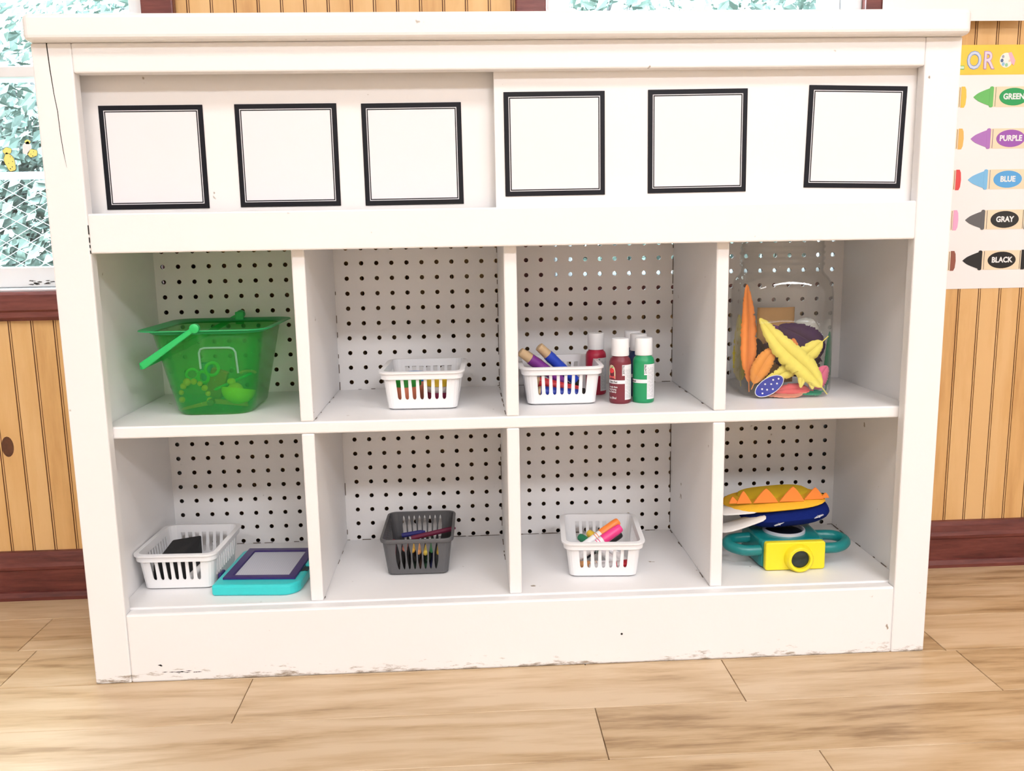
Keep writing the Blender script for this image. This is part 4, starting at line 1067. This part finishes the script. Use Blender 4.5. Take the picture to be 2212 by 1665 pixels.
# ------------------------------------------------------------------ crayons in the grey basket
def wax(label, a, L_, yaw, col, cname, pitch=0.0):
    a = w_(B_B2, a); d = Matrix.Rotation(yaw, 3, 'Z') @ Vector((0, math.cos(pitch), math.sin(pitch))); b = a + d * L_
    t = empty('wax_crayon', label, 'crayon', a, 0, 'wax crayons in the grey basket')
    M = mat('wax_' + cname, col, .5)
    obj('wax_tip', G().rod(a, b, [(0, .0016), (.0008, .0022), (.0065, .0036), (.0070, .0039), (.010, .0039)], 12), M, t, smooth=True)
    obj('wrapper', G().rod(a, b, [(.009, .0039), (.0092, .0041), (L_ - .004, .0041), (L_ - .0035, .0038), (L_, .0036)], 12), mat('wrap_' + cname, tuple(c * .8 for c in col), .6), t, smooth=True)
WX = [('crimson crayon at the left front of the grey basket', (-.040, -.055, .0085), .085, .06, (.55, .02, .06), 'crimson', .20), ('black crayon second from the left', (-.029, -.056, .0085), .09, -.02, (.012, .012, .012), 'black', 0),
      ('dark grey crayon on the basket floor', (-.0180, -.055, .0085), .09, .03, (.03, .03, .03), 'charcoal', 0), ('black-green crayon on the basket floor', (-.0080, -.056, .0085), .09, 0, (.012, .03, .02), 'black_green', 0),
      ('dark brown crayon on the basket floor', (.0025, -.055, .0085), .09, -.04, (.05, .02, .01), 'brown', 0), ('bottle green crayon on the basket floor', (.0125, -.056, .0085), .09, .02, (.01, .06, .025), 'bottle_green', 0),
      ('navy crayon on the basket floor', (.0225, -.055, .0085), .09, .03, (.01, .015, .08), 'navy', 0), ('forest green crayon at the right front', (.0330, -.056, .0085), .09, -.03, (.015, .09, .03), 'forest', 0),
      ('salmon crayon on top at the left', (-.0210, -.050, .0370), .085, .05, (.70, .20, .14), 'salmon', -.18), ('golden yellow crayon on top', (-.0095, -.050, .0340), .085, -.03, (.85, .50, .08), 'golden', -.14),
      ('peach crayon on top in the middle', (.0010, -.050, .0310), .085, .04, (.86, .42, .16), 'peach', -.12), ('lemon crayon on top right of the middle', (.0115, -.050, .0290), .085, -.02, (.82, .62, .10), 'lemon', -.10),
      ('emerald crayon on top', (.0220, -.050, .0330), .085, .03, (.02, .16, .06), 'emerald', -.12), ('mustard crayon on top at the right', (.0330, -.050, .0290), .085, 0, (.70, .46, .08), 'mustard', -.10),
      ('black crayon in the middle layer', (-.0050, -.048, .0180), .088, .02, (.012, .012, .012), 'black', 0), ('dark green crayon in the middle layer', (.0150, -.048, .0180), .088, -.02, (.012, .05, .02), 'dark_green', 0)]
for a in WX: wax(*a)
def wax2(label, a, b, col, cname):
    a, b = Vector(a), Vector(b); L_ = (b - a).length
    t = empty('wax_crayon', label, 'crayon', a, 0, 'wax crayons in the grey basket'); M = mat('wax_' + cname, col, .5)
    obj('wax_tip', G().rod(b, a, [(0, .0014), (.0008, .0020), (.0065, .0036), (.0070, .0039), (.010, .0039)], 12), M, t, smooth=True)
    obj('wrapper', G().rod(b, a, [(.009, .0039), (.0092, .0041), (L_ - .004, .0041), (L_, .0036)], 12), mat('wrap_' + cname, tuple(c * .8 for c in col), .6), t, smooth=True)
wax2('berry red crayon poking out through the right side of the grey basket', (-.1680, .1850, .1360), (-.0930, .1950, .1480), (.20, .015, .06), 'berry')
wax2('blue crayon lying across the back of the grey basket', (-.1850, .2000, .1360), (-.1450, .2050, .1400), (.03, .03, .22), 'blue')

# ------------------------------------------------------------------ markers in the lower white basket
marker('marker with pink cap leaning up to the right over the basket', w_(B_B3, (-.045, -.040, .0200)), w_(B_B3, (.0320, -.0120, .0640)), (.86, .05, .25), 'pink', .0075)
marker('marker with orange cap leaning just behind the pink one', w_(B_B3, (-.048, -.022, .0215)), w_(B_B3, (.0300, .0070, .0680)), (.90, .24, .04), 'orange', .0072)
marker('marker with black cap low behind the pink one', w_(B_B3, (-.030, -.005, .0120)), w_(B_B3, (.0350, .0160, .0440)), (.012, .012, .013), 'black', .0072, barrel=(.02, .02, .022), bname='black')
marker('marker with green cap pointing to the left back', w_(B_B3, (.030, -.044, .0110)), w_(B_B3, (-.0330, .0180, .0390)), (.015, .18, .08), 'green', .0068)
marker('marker with yellow cap lying behind the green one', w_(B_B3, (.038, -.030, .0120)), w_(B_B3, (-.0180, .0280, .0420)), (.80, .52, .05), 'yellow', .0068)
marker('marker with red cap at the right front of the basket', w_(B_B3, (-.022, -.0510, .0115)), w_(B_B3, (.0440, -.0480, .0170)), (.70, .03, .05), 'red', .0065, cap=.016)
marker('marker with peach cap low at the left front', w_(B_B3, (.012, -.0350, .0115)), w_(B_B3, (-.0420, -.0490, .0150)), (.85, .42, .16), 'peach', .0060, cap=.022)

# ------------------------------------------------------------------ toy viewer and plush puppet
TEAL = mat('teal_plastic', (.006, .20, .20), .32); VY = mat('yellow_plastic', (.86, .72, .02), .36)
vw = empty('toy_camera', 'teal toy camera with yellow front plate and side handles', 'toy camera', (.4430, .1050, Z0), 0.0)
rings = [[(.4420 + p[0], y_, .1325 + p[1]) for p in rrect(hx0, hz0, .006, 4)] for y_, hx0, hz0 in ((.0640, .0490, .0225), (.0720, .0520, .0232), (.1450, .0560, .0232), (.1500, .0530, .0210))]
obj('camera_body', G().loft([list(reversed(r)) for r in rings]), TEAL, vw, bevel=.001, angle=50)
obj('front_plate', G().prism(rrect(.0478, .0228, .004, 5, .4432, .1313), .0530, .0645), VY, vw, bevel=.0022, segs=3, angle=60)
lr = obj('lens_ring', G().lathe([(.0235, 0), (.0225, .002), (.0205, .012), (.0185, .0135), (.0150, .0130), (.0140, .0090), (.0001, .0088)], 36, c0=True, c1=False).xf(Matrix.Translation((.4475, .0540, .1290)) @ Matrix.Rotation(PI / 2, 4, 'X')), VY, vw, smooth=True)
obj('lens', G().lathe([(.0142, .0092), (.010, .0105), (.0001, .0112)], 28, c0=False, c1=False).xf(Matrix.Translation((.4475, .0540, .1290)) @ Matrix.Rotation(PI / 2, 4, 'X')), mat('lens_dark', (.012, .022, .018), .12), lr, smooth=True)
for s_ in (-1, 1):
    bx = .4420 + s_ * .050
    hp = [(bx, .0700, .1370), (bx + s_ * .022, .0700, .1370), (bx + s_ * .036, .0760, .1385), (bx + s_ * .0455, .0880, .1400), (bx + s_ * .0430, .1020, .1420), (bx + s_ * .030, .1120, .1430), (bx, .1150, .1430)]
    hs = []
    for k in range(25):
        f = k / 24 * 6; i = min(int(f), 5); u = f - i
        p0, p1, p2, p3 = [Vector(hp[max(0, min(6, i + d))]) for d in (-1, 0, 1, 2)]
        hs.append(0.5 * ((2 * p1) + (p2 - p0) * u + (2 * p0 - 5 * p1 + 4 * p2 - p3) * u * u + (3 * p1 - p0 - 3 * p2 + p3) * u ** 3))
    obj('handle', G().tube(hs, .0085, 12), TEAL, vw, smooth=True)
obj('dial_ring', G().lathe([(.0335, 0), (.0335, .0050), (.0310, .0060), (.0290, .0045), (.0285, .001)], 40, o=(.4420, .1050, .1545), c0=False, c1=False), mat('silver_ring', (.66, .67, .74), .25, metal=.35), vw, smooth=True)
obj('dial', G().lathe([(.0290, 0), (.0290, .0015), (.0001, .0025)], 32, o=(.4420, .1050, .1545), c0=False, c1=False), BLACK, vw, smooth=True)

pl = empty('plush_puppet', 'plush toy with navy underside, yellow top and orange felt spikes on the toy camera', 'plush toy', (.4400, .1200, .1610))
def pad(z0, zt, half, y0, y1, tilt, n=18, cx=.4330, mi=0, sh=1.0):
    """flattened lens of cloth: long in x"""
    rings = []
    for k in range(n + 1):
        u = -1 + 2 * k / n; w = (1 - abs(u) ** 3.2) ** .5
        w = max(w, .03)
        x_ = cx + half * u; zz = z0 + tilt * u
        rings.append([(x_, (y0 + y1) / 2 + (y1 - y0) / 2 * w * math.cos(a), zz + zt * w * math.sin(a)) for a in [2 * PI * q / 16 for q in range(16)]])
    return G().loft(rings)
NAVY = mat('navy_plush', (.006, .016, .135), .95, spec=.1, noise_amt=.2, noise_scale=300); YPL = mat('yellow_plush', (.88, .50, .04), .95, spec=.1, noise_amt=.08, noise_scale=300)
OFELT = mat('orange_felt', (.88, .27, .06), .95, spec=.1); WPL = mat('white_plush', (.80, .77, .74), .95, spec=.1)
nv = obj('underside', pad(.1818, .0205, .0735, .0760, .1930, .0060, cx=.4500), NAVY, pl, smooth=True)
obj('top', pad(.1985, .0070, .0840, .0800, .1950, .0055, cx=.4350), YPL, pl, smooth=True)
obj('crest', pad(.2050, .0065, .0600, .1250, .1900, .0040, cx=.4400), mat('olive_plush', (.72, .48, .03), .95, spec=.1), pl, smooth=True)
SPK = [(.3600, .0085, .2030, .2150, -.3), (.3760, .0125, .2030, .2245, -.15), (.4100, .0205, .2045, .2285, .0), (.4520, .0205, .2060, .2310, .05), (.4900, .0165, .2070, .2270, .1), (.5080, .0080, .2080, .2170, .25)]
for k, (cx, hw, z0, zt, ln) in enumerate(SPK):
    y_ = .0990 + abs(cx - .44) * .12
    P = [(cx - hw, z0), (cx + hw, z0)]
    for q in range(1, 10):
        u = q / 10; P.append((cx + hw * (1 - 2 * u) + ln * hw * math.sin(PI * u), z0 + (zt - z0) * (1 - abs(1 - 2 * u) ** 1.25)))
    obj('spike', G().prism(P, y_ - .0015, y_ + .0015), OFELT, pl, bevel=.0006)
# white cloth hanging at the left end
def cloth(pts, w, name):
    g = G(); n = len(pts); V = []
    for x_, y_, z_, dz in pts: V += [(x_, y_, z_), (x_ + .002, y_ + w * .5, z_ + dz), (x_, y_ + w, z_ - .002)]
    F = []
    for k in range(n - 1):
        for j in (0, 1): F.append((k * 3 + j, k * 3 + j + 1, k * 3 + 4 + j, k * 3 + 3 + j))
    return obj(name, g.add(V, F), WPL, pl, solid=.004, smooth=True, sub=1)
cloth([(.4060, .0760, .1860, .006), (.3900, .0780, .1800, .006), (.3720, .0820, .1720, .004), (.3520, .0860, .1640, .004), (.3300, .0900, .1600, .003)], .05, 'white_cuff')
cloth([(.3950, .0800, .1960, .003), (.3750, .0820, .1945, .003), (.3500, .0860, .1920, .003), (.3300, .0900, .1900, .003)], .06, 'white_lining')
for (cx, cz) in ((.4240, .1765), (.4880, .1870)):
    P = []
    for q in range(8):
        a = 2 * PI * q / 8 + .5; r_ = .0085 if q % 4 == 0 else (.0028 if q % 2 == 0 else .0012); P.append((cx + r_ * math.cos(a), cz + r_ * .7 * math.sin(a)))
    obj('star', G().prism(P, .0752, .0800), mat('silver_star', (.62, .62, .66), .4), nv)
